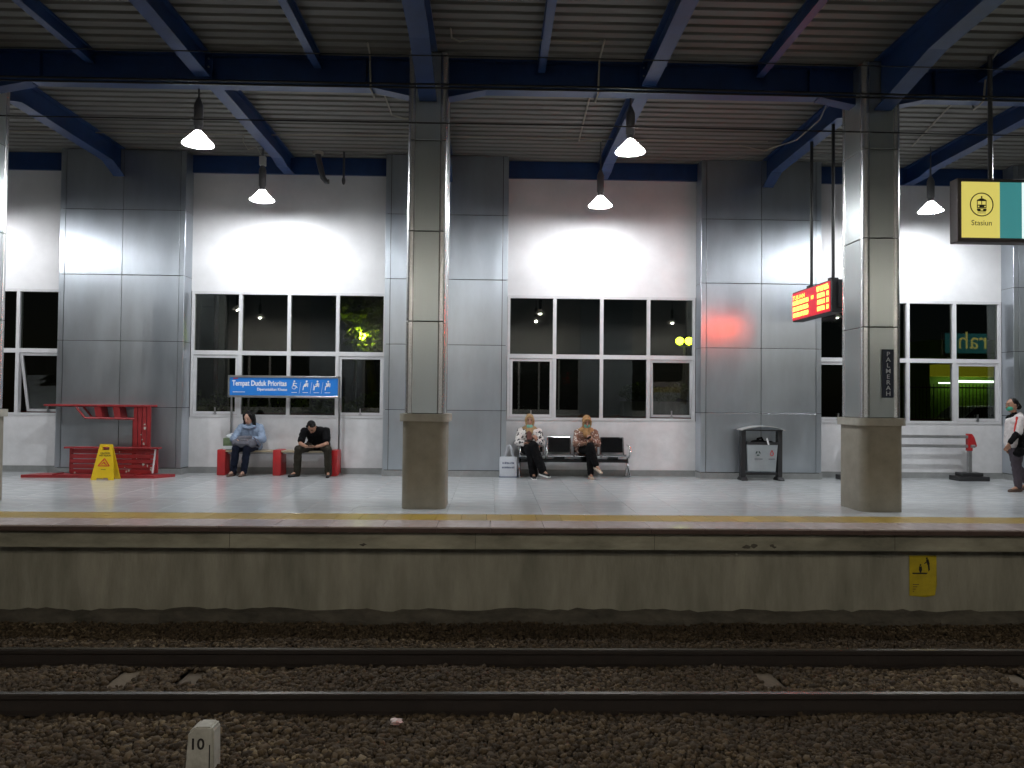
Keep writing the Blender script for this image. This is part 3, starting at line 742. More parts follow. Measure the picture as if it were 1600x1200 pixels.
# ------------------------------------------------------------------ litter bin
t = thing('litter_bin', 'grey two-part litter bin with curved lid between black posts', 'litter bin', (4.95, 14.0, 0))
for x in (4.615, 5.29):
    MB().rbox(x-.042, x+.042, 13.95, 14.08, .02, .915, .006).build('post', 'black_metal', t)
    MB().prism([(13.88, 0), (14.15, 0), (14.15, .018), (14.09, .06), (13.94, .06), (13.88, .018)], 'x', x-.055, x+.055).build('foot', 'black_metal', t)
n = 14; vs = []; fs = []
for i in range(n+1):
    u = -1+2*i/n; x = 4.955+.40*u; z = .925+.075*(1-u*u)
    d = .16+.045*(1-u*u)
    vs += [(x, 14.015-d, z-.012), (x, 14.015+d, z-.012), (x, 14.015+d, z), (x, 14.015-d, z)]
for i in range(n):
    for k in range(4): fs.append((i*4+k, (i+1)*4+k, (i+1)*4+(k+1) % 4, i*4+(k+1) % 4))
fs += [(0, 1, 2, 3), (n*4+3, n*4+2, n*4+1, n*4)]
# underside closes to a straight edge
MB().add(vs, fs).build('lid', 'bin_lid', t, smooth=True)
MB().box(4.575, 5.335, 13.93, 14.10, .905, .924).build('lid_rail', 'black_metal', t)
def bow(x0, x1, y, dep, z0, z1, bulge=.05, n=10, taper=.03):
    pts = []
    for z, tp in ((z0, taper), (z1, 0)):
        for i in range(n+1):
            u = i/n; pts.append((x0+tp+(x1-x0-2*tp)*u, y-bulge*(1-(2*u-1)**2)+tp, z))
        pts += [(x1-tp, y+dep-tp, z), (x0+tp, y+dep-tp, z)]
    k = n+3
    return MB().add(pts, [tuple(range(k))[::-1], tuple(range(k, 2*k))]+[(i, (i+1) % k, k+(i+1) % k, k+i) for i in range(k)])
bow(4.665, 5.235, 13.92, .20, .17, .66).build('container', 'bin_grey', t, smooth=True)
bow(4.66, 5.24, 13.915, .21, .655, .70, taper=0).build('rim', 'black_metal', t, smooth=True)
bm_ = MB().tube([(4.86, 13.98, .69), (4.88, 13.97, .76), (4.95, 13.97, .78), (4.99, 13.98, .71)], [.02, .025, .022, .02], 8)
bm_.ell((4.9, 14.0, .70), (.15, .07, .045), sub=2); bm_.ell((5.08, 14.0, .69), (.12, .06, .035), sub=2)
bm_.build('bin_liner', 'black_cloth', t, smooth=True)
MB().bar((5.01, 13.868, .775), (5.045, 13.862, .655), .028, .004, (0, 1, 0)).build('paper_strip', 'white_ink', t)
MB().box(4.65, 5.25, 13.97, 14.05, .10, .14).build('cross_bar', 'black_metal', t)
yb_ = 13.871
mb = MB()
for k in range(3):
    a = math.radians(90+120*k)
    for d0, d1 in ((25, 70),):
        p0 = (4.855+.04*math.cos(a+math.radians(d0)), .5+.04*math.sin(a+math.radians(d0))); p1 = (4.855+.04*math.cos(a+math.radians(d1+25)), .5+.04*math.sin(a+math.radians(d1+25)))
        mb.bar((p0[0], yb_+.004, p0[1]), (p1[0], yb_+.004, p1[1]), .02, .006, (0, 1, 0))
mb.build('recycling_mark', 'green_ink', t)
mb = MB(); dp = [(0, .058), (.028, 0), (.03, -.02), (.018, -.038), (0, -.044), (-.018, -.038), (-.03, -.02), (-.028, 0)]
for i in range(8):
    a, b = dp[i], dp[(i+1) % 8]; mb.bar((5.115+a[0], yb_+.022, .5+a[1]), (5.115+b[0], yb_+.022, .5+b[1]), .010, .012, (0, 1, 0))
mb.build('drop_mark', 'red_ink', t)
MB().box(4.79, 4.935, yb_, yb_+.012, .392, .402).build('small_print', 'dark_grey', t)
MB().box(5.055, 5.17, yb_+.014, yb_+.03, .392, .402).build('small_print', 'dark_grey', t)

# ------------------------------------------------------------------ leaning rail
t = thing('leaning_rail', 'leaning rail of two grey bars with red end caps on black bases', 'leaning rail', (7.9, 14.25, 0))
for z in (.82, .645): MB().tube([(6.75, 14.22, z), (9.02, 14.22, z)], .03, 10).build('bar', 'galv', t, smooth=True)
for x, s in ((8.985, 1), (6.8, -1)):
    MB().prism([(x-s*.045, .88), (x+s*.03, .875), (x+s*.075, .81), (x+s*.12, .66), (x+s*.11, .63), (x+s*.04, .63), (x+s*.04, .56), (x-s*.045, .56)], 'y', 14.19, 14.27).build('end_cap', 'red_paint', t)
    MB().rbox(x-.035, x+.035, 14.2, 14.26, .15, .56, .005).build('post', 'galv', t)
    MB().rbox(x-.28, x+.30, 14.08, 14.42, 0, .085, .012).build('base', 'black_metal', t)
    MB().rbox(x-.19, x+.21, 14.13, 14.38, .085, .15, .012).build('base_step', 'black_metal', t)
MB().tube([(8.98, 14.185, .645), (9.06, 14.185, .645)], .03, 10).build('bar_stub', 'galv', t, smooth=True)

# ------------------------------------------------------------------ dismantled red benches and wet floor sign
G = 'dismantled red benches by the pilaster'
def chips(t, spots, y):
    for (x, z, s) in spots:
        k = 6; MB().prism([(x+s*random.uniform(.5, 1.3)*math.cos(2*math.pi*i/k), z+s*random.uniform(.4, 1.4)*math.sin(2*math.pi*i/k)) for i in range(k)], 'y', y-.0015, y+.001).build('paint_chip', 'post_white', t)
t = thing('upturned_bench', 'upturned red bench frame standing behind the slatted red bench', 'bench', (-6.9, 14.05, 0), G)
MB().rbox(-7.98, -6.10, 13.9, 14.2, 1.235, 1.27, .006).build('seat_board', 'red_chipped', t)
MB().tube([(-7.42, 13.93, 1.22), (-7.26, 13.93, 1.03), (-6.38, 13.93, 1.02)], .02, 6).build('brace', 'red_chipped', t)
MB().tube([(-7.42, 14.18, 1.22), (-7.26, 14.18, 1.03), (-6.38, 14.18, 1.02)], .02, 6).build('brace', 'red_chipped', t)
for x in (-7.05, -6.72): MB().bar((x, 14.05, 1.235), (x+.04, 14.05, 1.03), .11, .25, (0, 1, 0)).build('gusset', 'red_chipped', t)
for k in range(4): MB().rbox(-6.40+.078*k, -6.335+.078*k, 13.92, 13.955, .10, 1.234, .004).build('slat', 'red_chipped', t)
MB().rbox(-6.52, -6.41, 14.14, 14.18, .10, 1.02, .004).build('slat', 'red_chipped', t)
MB().rbox(-6.45, -6.10, 14.0, 14.04, .06, .10, .004).build('foot_bar', 'red_chipped', t)
chips(t, [(-6.19, .86, .025), (-6.2, .92, .02), (-6.24, .65, .018), (-6.21, .58, .025), (-6.26, .74, .012)], 13.919)
t = thing('slatted_bench', 'red slatted bench standing on its side with chipped paint', 'bench', (-6.65, 13.8, 0), G)
for k in range(5): MB().rbox(-7.40+.004*k, -5.93+.006*k, 13.74+.004*k, 13.775+.004*k, .060+.088*k, .134+.088*k, .005).build('slat', 'red_chipped', t)
MB().rbox(-7.50, -5.86, 13.70, 13.86, .497, .525, .005).build('edge_board', 'red_chipped', t)
for x in (-7.42, -5.93): MB().rbox(x-.02, x+.02, 13.78, 13.84, .065, .495, .004).build('frame_bar', 'red_chipped', t)
MB().bar((-5.925, 13.75, .50), (-5.96, 13.73, .07), .02, .03).build('end_strap', 'white_dirty', t)
chips(t, [(-6.13, .22, .03), (-6.06, .2, .022), (-6.42, .1, .02), (-6.38, .115, .02), (-5.99, .13, .025), (-7.32, .075, .025), (-6.45, .17, .012), (-6.9, .11, .014), (-5.99, .17, .02), (-6.55, .44, .01), (-6.25, .33, .012)], 13.737)
t = thing('red_plank', 'long red plank lying on the floor under the slatted bench', 'plank', (-6.95, 13.65, 0), G)
MB().add([(-8.12, 13.52, 0), (-5.85, 13.52, 0), (-5.62, 13.86, 0), (-7.98, 13.9, 0), (-8.12, 13.52, .05), (-5.85, 13.52, .05), (-5.62, 13.86, .05), (-7.98, 13.9, .05)],
         [(3, 2, 1, 0), (4, 5, 6, 7), (0, 1, 5, 4), (1, 2, 6, 5), (2, 3, 7, 6), (3, 0, 4, 7)]).build('board', 'red_chipped', t)
for x in (-7.6, -6.2): MB().box(x, x+.04, 13.54, 13.85, .051, .066).build('batten', 'red_chipped', t)

t = thing('wet_floor_sign', 'yellow folding wet floor sign in front of the red benches', 'warning sign', (-6.58, 13.33, 0))
def leaf(sgn, nm):
    H, A = .60, math.radians(11*sgn); yc = 13.33
    def T(x, z, d): return (-6.58+x, yc+(z-H)*math.tan(A)*1+d*sgn*0+d, z)
    mb = MB(); d = .014
    # outline with a handle slot and an arched foot: strips
    def hw(z): return .195-(.195-.105)*z/H
    def slab(x0a, x1a, z0, x0b, x1b, z1):
        q = [T(x0a, z0, 0), T(x1a, z0, 0), T(x1b, z1, 0), T(x0b, z1, 0), T(x0a, z0, d), T(x1a, z0, d), T(x1b, z1, d), T(x0b, z1, d)]
        mb.add(q, [(0, 1, 2, 3), (7, 6, 5, 4), (0, 4, 5, 1), (1, 5, 6, 2), (2, 6, 7, 3), (3, 7, 4, 0)])
    slab(-hw(0), -hw(0)+.09, 0, -hw(.035), -hw(.035)+.10, .035); slab(hw(0)-.09, hw(0), 0, hw(.035)-.10, hw(.035), .035)
    slab(-hw(.035), hw(.035), .035, -hw(.50), hw(.50), .50)
    slab(-hw(.50), -.06, .50, -hw(.555), -.06, .555); slab(.06, hw(.50), .50, .06, hw(.555), .555); slab(-hw(.555), hw(.555), .555, -hw(H), hw(H), H)
    return mb.build(nm, 'yellow_plastic', t), T, A
f_, T, A = leaf(1, 'front_leaf'); leaf(-1, 'rear_leaf')
upv = Vector((0, math.tan(A), 1)).normalized()
for body, z, s in (('CAUTION', .435, .042), ('WET FLOOR', .395, .042)):
    p = T(0, z, -.0015); text(body, s, p, (1, 0, 0), upv, 'black_ink', t, align='CENTER', bold=.01, sx=.85)
tri = [(-.095, .235), (.095, .235), (0, .36)]; mb = MB()
for i in range(3):
    a, b = tri[i], tri[(i+1) % 3]; mb.bar(T(*a, -.002), T(*b, -.002), .016, .003, (0, 1, 0))
mb.bar(T(-.01, .30, -.002), T(.02, .27, -.002), .022, .003, (0, 1, 0)); mb.bar(T(.02, .27, -.002), T(.05, .25, -.002), .012, .003, (0, 1, 0)); mb.bar(T(-.005, .295, -.002), T(-.04, .26, -.002), .012, .003, (0, 1, 0)); mb.ell(T(-.012, .325, -.002), (.012, .002, .012), sub=1)
mb.build('slip_symbol', 'red_ink', t)
MB().bar(T(-.04, .175, -.002), T(.04, .175, -.002), .008, .002, (0, 1, 0)).build('small_print', 'black_ink', t)

# ------------------------------------------------------------------ tote bag
t = thing('tote_bag', 'white printed tote bag standing on the floor beside the chairs', 'bag', (.32, 14.25, 0))
bg_ = MB(); o0 = [(-.165, 0), (.165, 0), (.16, .33), (-.17, .33)]
n = 8; vs = []
for k, z in enumerate((.015, .02, .12, .25, .375)):
    for i in range(n*2):
        a = 2*math.pi*i/(n*2); sx = .165+.004*math.sin(z*30); dy = (.055 if z < .3 else .03)
        cx_ = math.copysign(abs(math.cos(a))**.25, math.cos(a)); sy_ = math.copysign(abs(math.sin(a))**.5, math.sin(a))
        vs.append((.32+cx_*sx*(1 if k else .97), 14.25+sy_*dy, z))
fs = [(k*16+i, k*16+(i+1) % 16, (k+1)*16+(i+1) % 16, (k+1)*16+i) for k in range(4) for i in range(16)]+[tuple(range(16))[::-1], tuple(range(64, 80))]
bg_.add(vs, fs).build('bag_body', 'tote', t, smooth=True)
for y, dx in ((14.225, 0), (14.275, .025)):
    MB().tube([(.25+dx*.8, y, .37), (.285+dx, y+.02, .52), (.30+dx, y+.02, .585), (.345+dx*.3, y+.02, .585), (.365+dx, y+.02, .52), (.395+dx, y, .37)], .010, 6).build('handle', 'tote', t, smooth=True)
MB().box(.155, .485, 14.19, 14.31, .0, .014).build('base', 'navy_ink', t)
for z0, z1, a, b, n_ in ((.245, .285, .21, .425, 10), (.165, .20, .20, .435, 12)):
    mb = MB(); x = a
    for i in range(n_):     # blurred, unreadable print: broken strokes
        wd_ = (b-a)/n_; h = random.uniform(.6, 1)
        mb.box(x+.002, x+wd_*random.uniform(.6, .95), 14.1935, 14.1955, z0, z0+(z1-z0)*h); x += wd_
    mb.build('print', 'navy_ink', t)

# ------------------------------------------------------------------ sticker on the platform wall, marker post, litter
t = thing('warning_sticker', 'peeling yellow warning sticker on the concrete platform wall', 'sticker', (5.0, 8.85, -.8))
MB().add([(4.875, 8.855, -.345), (5.195, 8.855, -.345), (5.20, 8.855, -.68), (5.165, 8.835, -.80), (5.06, 8.85, -.825), (4.875, 8.853, -.81),
          (4.875, 8.851, -.345), (5.195, 8.851, -.345), (5.20, 8.851, -.68), (5.165, 8.83, -.80), (5.06, 8.846, -.825), (4.875, 8.849, -.81)],
         [(6, 7, 8, 9, 10, 11), (5, 4, 3, 2, 1, 0)]+[(i, (i+1) % 6, 6+(i+1) % 6, 6+i) for i in range(6)]).build('sheet', 'sticker', t)
mb = MB(); ys = 8.849
mb.box(4.91, 5.15, ys-.001, ys+.001, -.56, -.543)
mb.ell((5.005, ys, -.455), (.012, .001, .013), sub=1).prism([(4.99, -.47), (5.02, -.47), (5.024, -.51), (5.012, -.542), (4.998, -.542), (4.986, -.51)], 'y', ys-.001, ys+.001)
mb.ell((5.08, ys, -.378), (.012, .001, .013), sub=1); mb.bar((5.085, ys, -.39), (5.10, ys, -.45), .03, .002, (0, 1, 0)); mb.bar((5.10, ys, -.45), (5.11, ys, -.543), .02, .002, (0, 1, 0)); mb.bar((5.088, ys, -.41), (5.05, ys, -.44), .010, .002, (0, 1, 0))
mb.build('pictogram', 'black_ink', t)
for k in range(4): MB().box(4.915, 5.14-.02*(k == 3), ys-.001, ys+.001, -.685-.026*k, -.677-.026*k).build('text_line', 'coping_edge', t)
t = thing('marker_post', 'white concrete marker post numbered 10 in the ballast', 'marker post', (-1.97, 5.4, -1.3))
mb = MB(); prof = [(-2.075, -1.35), (-1.862, -1.35), (-1.872, -.86), (-1.89, -.842), (-2.0, -.842), (-2.045, -.88)]
bm = bmesh.new(); q = MB().prism(prof, 'y', 5.34, 5.48)
vv = [bm.verts.new(v) for v in q.v]; [bm.faces.new([vv[i] for i in f]) for f in q.f]; bmesh.ops.recalc_face_normals(bm, faces=bm.faces)
bmesh.ops.bevel(bm, geom=list(bm.edges), offset=.012, segments=2, affect='EDGES'); MB().bm(bm).build('post_body', 'post_white', t, smooth=True)
text('10', .105, (-2.035, 5.3385, -.99), (1, 0, 0), (.0, 0, 1), 'black_ink', t, bold=.02)
MB().box(-1.90, -1.893, 5.3375, 5.3395, -1.12, -.96).build('crack', 'black_ink', t)
mb = MB(); bm = bmesh.new(); bmesh.ops.create_icosphere(bm, subdivisions=2, radius=1)
for v in bm.verts: v.co = Vector((v.co.x*.05, v.co.y*.035, v.co.z*.022))*random.uniform(.6, 1.3)+Vector((-.71, 6.0, -1.075))
tag(mb.bm(bm).build('litter', 'litter', loc=(-.71, 6.0, -1.09)), 'crumpled red and white wrapper lying on the ballast', 'litter')

# ------------------------------------------------------------------ overhead wires, conduits, pipe stubs
for y, za, zb, r, lb in ((8.3, 4.43, 4.41, .008, 'lowest black cable strung across the view under the roof'), (8.3, 4.85, 4.84, .012, 'upper of two close black cables across the columns'),
                         (8.3, 4.81, 4.80, .011, 'lower of two close black cables across the columns'), (8.3, 5.17, 5.15, .007, 'topmost thin black cable crossing the column heads')):
    pts = [(-16+34*i/24, y, za+(zb-za)*i/24-.02*math.sin(math.pi*((i % 12)/12))) for i in range(25)]
    tag(MB().tube(pts, r, 5).build('overhead_cable', 'black_wire'), lb, 'cable', 'cables strung along the platform edge')
def conduit(pts, lb, r=.013): tag(MB().tube(pts, r, 6).build('conduit', 'conduit', smooth=True), lb, 'conduit', 'pale conduits under the roof deck')
zc = 5.95
conduit([(-1.63, 9.74, zc), (-1.65, 10.05, zc), (-1.65, 10.15, 5.53), (-1.65, 10.45, 5.53), (-1.65, 10.6, zc), (-1.645, 12.2, zc), (-1.46, 12.34, zc), (-.9, 12.34, zc)], 'pale conduit running down the deck left of the middle column')
conduit([(1.37, 9.51, zc), (1.38, 10.05, zc), (1.38, 10.15, 5.53), (1.38, 10.45, 5.53), (1.39, 10.6, zc), (1.47, 13.25, zc), (1.87, 13.23, zc)], 'pale conduit running to the lamp above the black chairs')
conduit([(-8.4, 13.3, zc), (-6.5, 13.28, zc), (-4.1, 13.25, zc), (-1.5, 13.16, zc), (1.4, 13.12, zc), (3.2, 13.15, zc), (4.74, 13.1, zc)], 'long pale conduit along the deck near the wall', .011)
conduit([(6.42, 9.54, zc), (6.6, 10.05, zc), (6.62, 10.15, 5.53), (6.68, 10.45, 5.53), (6.75, 10.7, zc), (7.33, 13.19, zc)], 'pale conduit running back from the station sign')
conduit([(4.9, 11.0, 5.9), (4.88, 11.3, 5.68), (4.8, 12.0, 5.60), (4.6, 12.9, 5.72), (4.3, 13.3, 5.94)], 'drooping pale cable along the rafter by the departure board', .010)
conduit([(-.55, 9.3, zc), (-.55, 9.55, zc), (-.45, 9.6, zc-.02), (-.3, 9.55, zc), (1.3, 9.55, zc)], 'short pale conduit beside the head of the middle column', .011)
t = thing('pipe_stub', 'bent grey drain pipe stub under the roof edge, left of the middle column', 'pipe', (-3.2, 14.2, 5.4))
MB().tube([(-3.26, 14.2, 5.99), (-3.25, 14.2, 5.85), (-3.16, 14.2, 5.5), (-3.1, 14.2, 5.43), (-3.05, 14.2, 5.43)], [.06, .055, .05, .045, .045], 10).build('pipe', 'dark_grey', t, smooth=True)
MB().lathe((-3.26, 14.2, 5.93), [(.1, 0), (.1, .05)], 12).build('collar', 'conduit', t)
t = thing('pipe_stub', 'short dark hanging bracket beside the bent pipe stub', 'pipe', (-2.78, 14.2, 5.4))
MB().tube([(-2.78, 14.2, 5.99), (-2.78, 14.2, 5.5)], .022, 8).build('rod', 'dark_grey', t); MB().ell((-2.78, 14.19, 5.45), (.035, .035, .08), sub=2).build('clamp', 'dark_grey', t)
# ------------------------------------------------------------------ people
CLOTH = {'jacket', 't_shirt', 'blouse', 'shirt', 'trousers', 'white_scarf', 'bag_body', 'headscarf', 'collar', 'bin_liner'}
def blob(mb, name, mname, parent, voxel=.010, it=6, loc=None):
    me = bpy.data.meshes.new('tmp'); me.from_pydata(mb.v, [], mb.f)
    bm = bmesh.new(); bm.from_mesh(me); bmesh.ops.recalc_face_normals(bm, faces=bm.faces); bm.to_mesh(me); bm.free()
    ob = bpy.data.objects.new('tmp', me); C.objects.link(ob)
    r = ob.modifiers.new('r', 'REMESH'); r.mode = 'VOXEL'; r.voxel_size = voxel; r.use_smooth_shade = True
    s = ob.modifiers.new('s', 'SMOOTH'); s.iterations = it; s.factor = .5
    if name in CLOTH:
        for sc_, st_ in ((.055, .022), (.02, .008)):
            d = ob.modifiers.new('d', 'DISPLACE'); tx = bpy.data.textures.new('fold', 'CLOUDS'); tx.noise_scale = sc_; tx.noise_depth = 2; d.texture = tx; d.strength = st_; d.mid_level = .55
    dg = bpy.context.evaluated_depsgraph_get(); me2 = bpy.data.meshes.new_from_object(ob.evaluated_get(dg))
    bpy.data.objects.remove(ob); bpy.data.meshes.remove(me)
    org = root_loc(parent); me2.transform(Matrix.Translation(-org)); me2.materials.clear(); me2.materials.append(MATS[mname]); me2.name = name
    me2.polygons.foreach_set('use_smooth', [True]*len(me2.polygons))
    o = bpy.data.objects.new(name, me2); C.objects.link(o); o.parent = parent
    return o
V = Vector
def hand(mb, wr, d, nrm, side=1, curl=.8):
    wr = V(wr); d = V(d).normalized(); n = V(nrm); n = (n-d*n.dot(d)).normalized(); s = d.cross(n).normalized()*side
    for o in (-.022, 0, .022): mb.cap(wr, .018, wr+d*.065+s*o, .014, 8)
    for o, L in ((-.030, .050), (-.010, .060), (.010, .064), (.029, .056)):
        a = wr+d*.07+s*o; b = a+(d+n*.25*curl).normalized()*L*.55; c = b+(d*(1-.6*curl)+n*curl).normalized()*L*.55
        mb.cap(a, .0095, b, .009, 8); mb.cap(b, .009, c, .008, 8)
    a = wr+d*.02+s*.02; b = a+(d*.5+s*.8+n*.2).normalized()*.042; c = b+(d*.9+s*.1+n*.4).normalized()*.034
    mb.cap(a, .013, b, .0105, 8); mb.cap(b, .0105, c, .009, 8)
def frame(fwd):
    f = V(fwd).normalized(); r = f.cross(V((0, 0, 1))).normalized(); u = r.cross(f)
    return Matrix((r, f, u)).transposed()
def torso(mb, J, a):
    pe, ch = V(J['pelvis']), V(J['chest']); sl, sr = V(J['sh'][0]), V(J['sh'][1]); hl, hr = V(J['hip'][0]), V(J['hip'][1])
    mb.cap(hl, .092+a, hr, .092+a); 
    dx = (sr-sl).normalized()
    for k in (-.055, 0, .055): mb.cap(pe+dx*k, .095+a, ch+dx*k*1.5, .098+a)
    mb.cap(ch+dx*.08, .085+a, sr, .048+a); mb.cap(ch-dx*.08, .085+a, sl, .048+a)
    mb.cap(sl, .05+a, sr, .05+a); mb.cap(sl*.7+sr*.3, .055+a, V(J['neck']), .05+a*.5); mb.cap(sr*.7+sl*.3, .055+a, V(J['neck']), .05+a*.5)
def person(label, loc, J, st, grp=None):
    t = thing('person', label, 'person', loc, grp)
    hc = V(J['head']); F = frame(J['hf']); hp = lambda x, y, z: hc+F @ V((x, y, z))
    b = MB(); torso(b, J, -.012)
    b.cap(J['neck'], .046, hp(0, -.015, -.06), .046)
    b.ell(hc, (.073, .092, .112), F); b.ell(hp(0, .022, -.06), (.056, .066, .055), F)
    b.cap(hp(0, .088, .005), .010, hp(0, .104, -.028), .014, 8)
    for s in (-1, 1): b.ell(hp(s*.075, -.005, -.005), (.010, .020, .030), F)
    for i in range(2):
        b.cap(J['sh'][i], .046, J['el'][i], .038); b.cap(J['el'][i], .038, J['wr'][i], .026)
        hand(b, J['wr'][i], J['hd'][i], J['hn'][i], J.get('hs', (1, -1))[i], J.get('curl', .8))
        b.cap(J['hip'][i], .078, J['kn'][i], .052); b.cap(J['kn'][i], .050, J['an'][i], .034)
        b.cap(J['an'][i], .034, V(J['an'][i])+V(J['ft'][i]).normalized()*.12-V((0, 0, .045)), .022)
    body = blob(b, 'body', st['skin'], t, .0068, 3)
    for s in (-1, 1):
        MB().ell(hp(s*.030, .082, .012), (.013, .007, .006), F, 1).build('eye', 'eye', body)
        MB().bar(hp(s*.014, .090, .034), hp(s*.046, .078, .036), .005, .006).build('eyebrow', 'hair', body)
    MB().ell(hp(0, .086, -.058), (.022, .008, .007), F, 1).build('mouth', 'lip', body)
    # top
    b = MB(); a = st.get('bulk', .012); torso(b, J, a)
    for i in range(2):
        sh, el, wr = V(J['sh'][i]), V(J['el'][i]), V(J['wr'][i])
        if st['sleeve'] == 'short': b.cap(sh, .056+a, sh.lerp(el, .72), .056+a)
        else: b.cap(sh, .052+a, el, .046+a); b.cap(el, .046+a, el.lerp(wr, .86), .036+a)
        # folds
    pe, ch = V(J['pelvis']), V(J['chest'])
    b.cap(V(J['hip'][0])+V((0, 0, .03)), .105+a*.6, V(J['hip'][1])+V((0, 0, .03)), .105+a*.6)
    blob(b, st['topname'], st['top'], t, .011, 5)
    # legs
    b = MB(); la = st.get('legbulk', .014)
    b.cap(J['hip'][0], .10, J['hip'][1], .10)
    for i in range(2):
        b.cap(J['hip'][i], .088+la*.5, J['kn'][i], .062+la); b.cap(J['kn'][i], .06+la, V(J['kn'][i]).lerp(V(J['an'][i]), st.get('hem', .95)), .046+la*1.1)
    blob(b, st['legname'], st['leg'], t, .011, 5)
    for i in range(2):
        an = V(J['an'][i]); f = V(J['ft'][i]).normalized(); s = f.cross(V((0, 0, 1))).normalized()
        low = st.get('low', False); b = MB()
        tz = J.get('footz', (0, 0))[i]; up_ = V((0, 0, 1))
        h = an-up_*.05-f*.03; toe = an+f*.16-up_*.062
        b.cap(h, .036, an+f*.08-up_*.055, .036); b.cap(an+f*.06-up_*.055, .038, toe, .028)
        if not low: b.cap(an, .042, h+f*.03, .04)
        for k in (-.016, .016): b.cap(h-up_*.012, .026, toe+s*k*.8-up_*.006, .022)
        sh = blob(b, 'shoe', st['shoe'], t, .008, 3)
        if st.get('sole'):
            sb = MB(); c0 = h-up_*.036; c1 = toe-up_*.022
            sb.bar(c0-f*.03, c1+f*.025, .082, .022, up_); sb.build('sole', st['sole'], sh)
    return t, hp, F
def hijab(t, J, hp, F, mname):
    b = MB(); hc = V(J['head'])
    b.ell(hp(0, -.028, .012), (.092, .098, .124), F)
    n = 14
    for i in range(n):
        a0, a1 = 2*math.pi*i/n, 2*math.pi*(i+1)/n
        b.cap(hp(.072*math.cos(a0), .045+.012*math.sin(a0), -.004+.098*math.sin(a0)), .026, hp(.072*math.cos(a1), .045+.012*math.sin(a1), -.004+.098*math.sin(a1)), .026, 8)
    nk = V(J['neck']); b.cap(hp(0, -.01, -.08), .078, nk+V((0, -.01, -.03)), .105)
    b.cap(hp(0, .02, -.10), .06, nk+V((0, -.075, -.09)), .07)
    b.cap(nk+V((-.09, 0, -.03)), .06, nk+V((.09, 0, -.03)), .06)
    blob(b, 'headscarf', mname, t, .009, 5)
def mask(t, hp, F, mname, z=-.045):
    b = MB().ell(hp(0, .044, z), (.064, .056, .054), F); blob(b, 'face_mask', mname, t, .008, 2)
D = V((0, 0, -1))
# woman in blue jacket
J = dict(pelvis=(-4.44, 14.40, .53), chest=(-4.45, 14.36, .80), neck=(-4.46, 14.34, .93), head=(-4.475, 14.285, 1.045), hf=(-.22, -1, -.42),
         sh=[(-4.62, 14.35, .865), (-4.28, 14.35, .865)], el=[(-4.72, 14.22, .66), (-4.19, 14.22, .655)], wr=[(-4.62, 14.02, .66), (-4.34, 14.02, .66)],
         hd=[(.8, -.35, -.1), (-.8, -.35, -.1)], hn=[(0, -.2, -1), (0, -.2, -1)], hip=[(-4.53, 14.36, .52), (-4.35, 14.36, .52)],
         kn=[(-4.60, 13.99, .50), (-4.40, 13.99, .50)], an=[(-4.66, 14.05, .085), (-4.47, 14.05, .085)], ft=[(-.25, -1, 0), (-.1, -1, 0)])
t, hp, F = person('person in pale blue jacket and dark jeans sitting with a grey bag', (-4.46, 14.3, 0), J,
    dict(skin='skin_light', top='jacket_blue', topname='jacket', sleeve='long', bulk=.024, leg='denim', legname='trousers', shoe='brown_shoe', hem=1.03, low=True))
b = MB(); b.ell(hp(0, -.030, .026), (.090, .092, .112), F)
for s in (-1, 1):
    b.cap(hp(s*.075, -.02, .02), .035, hp(s*.088, .0, -.115), .036); b.cap(hp(s*.06, .035, .075), .028, hp(s*.082, .012, -.02), .03)
b.cap(hp(-.05, -.07, 0), .05, hp(-.05, -.06, -.12), .05); b.cap(hp(.05, -.07, 0), .05, hp(.05, -.06, -.12), .05)
b.ell(hp(0, -.05, -.04), (.10, .07, .10), F); b.cap(hp(.08, -.02, -.09), .034, hp(.10, .02, -.15), .026); b.cap(hp(-.08, -.02, -.09), .034, hp(-.095, .0, -.15), .026)
blob(b, 'hair', 'hair', t, .009, 3)
b = MB(); b.cap((-4.55, 14.25, .885), .04, (-4.46, 14.235, .86), .035); b.cap((-4.36, 14.25, .885), .04, (-4.45, 14.235, .86), .035); b.cap((-4.58, 14.38, .91), .05, (-4.34, 14.38, .91), .05)
blob(b, 'collar', 'jacket_blue', t, .01, 4)
# bag on her lap
t = thing('backpack', 'grey soft backpack on the lap of the person in blue', 'bag', (-4.46, 14.02, .55))
b = MB(); b.ell((-4.46, 14.05, .63), (.20, .115, .105)); b.cap((-4.60, 14.02, .60), .085, (-4.32, 14.02, .60), .085); b.cap((-4.54, 14.02, .69), .05, (-4.36, 14.02, .69), .05)
blob(b, 'bag_body', 'bag_grey', t, .011, 6)
b = MB(); b.cap((-4.56, 13.95, .60), .04, (-4.38, 13.95, .60), .04); blob(b, 'front_pocket', 'bag_grey', t, .009, 4)
MB().tube([(-4.50, 13.925, .665), (-4.42, 13.925, .665)], .006, 6).build('zip', 'steel', t)
MB().tube([(-4.30, 14.02, .70), (-4.22, 14.0, .66), (-4.16, 13.99, .58), (-4.19, 14.0, .52), (-4.27, 14.02, .54)], .011, 6).build('strap', 'bag_grey', t, smooth=True)
t = thing('shopping_bag', 'small green and white patterned bag on the left end of the bench', 'bag', (-4.82, 14.3, .456))
MB().rbox(-4.915, -4.735, 14.22, 14.36, .457, .68, .015).build('bag_body', 'carton_green', t, smooth=True)
MB().rbox(-4.91, -4.74, 14.212, 14.2195, .47, .535, .001).build('printed_band', 'carton_white', t)
b = MB().ell((-4.81, 14.28, .70), (.075, .06, .045)); b.cap((-4.85, 14.27, .70), .03, (-4.76, 14.26, .745), .025); blob(b, 'paper', 'carton_white', t, .01, 2)
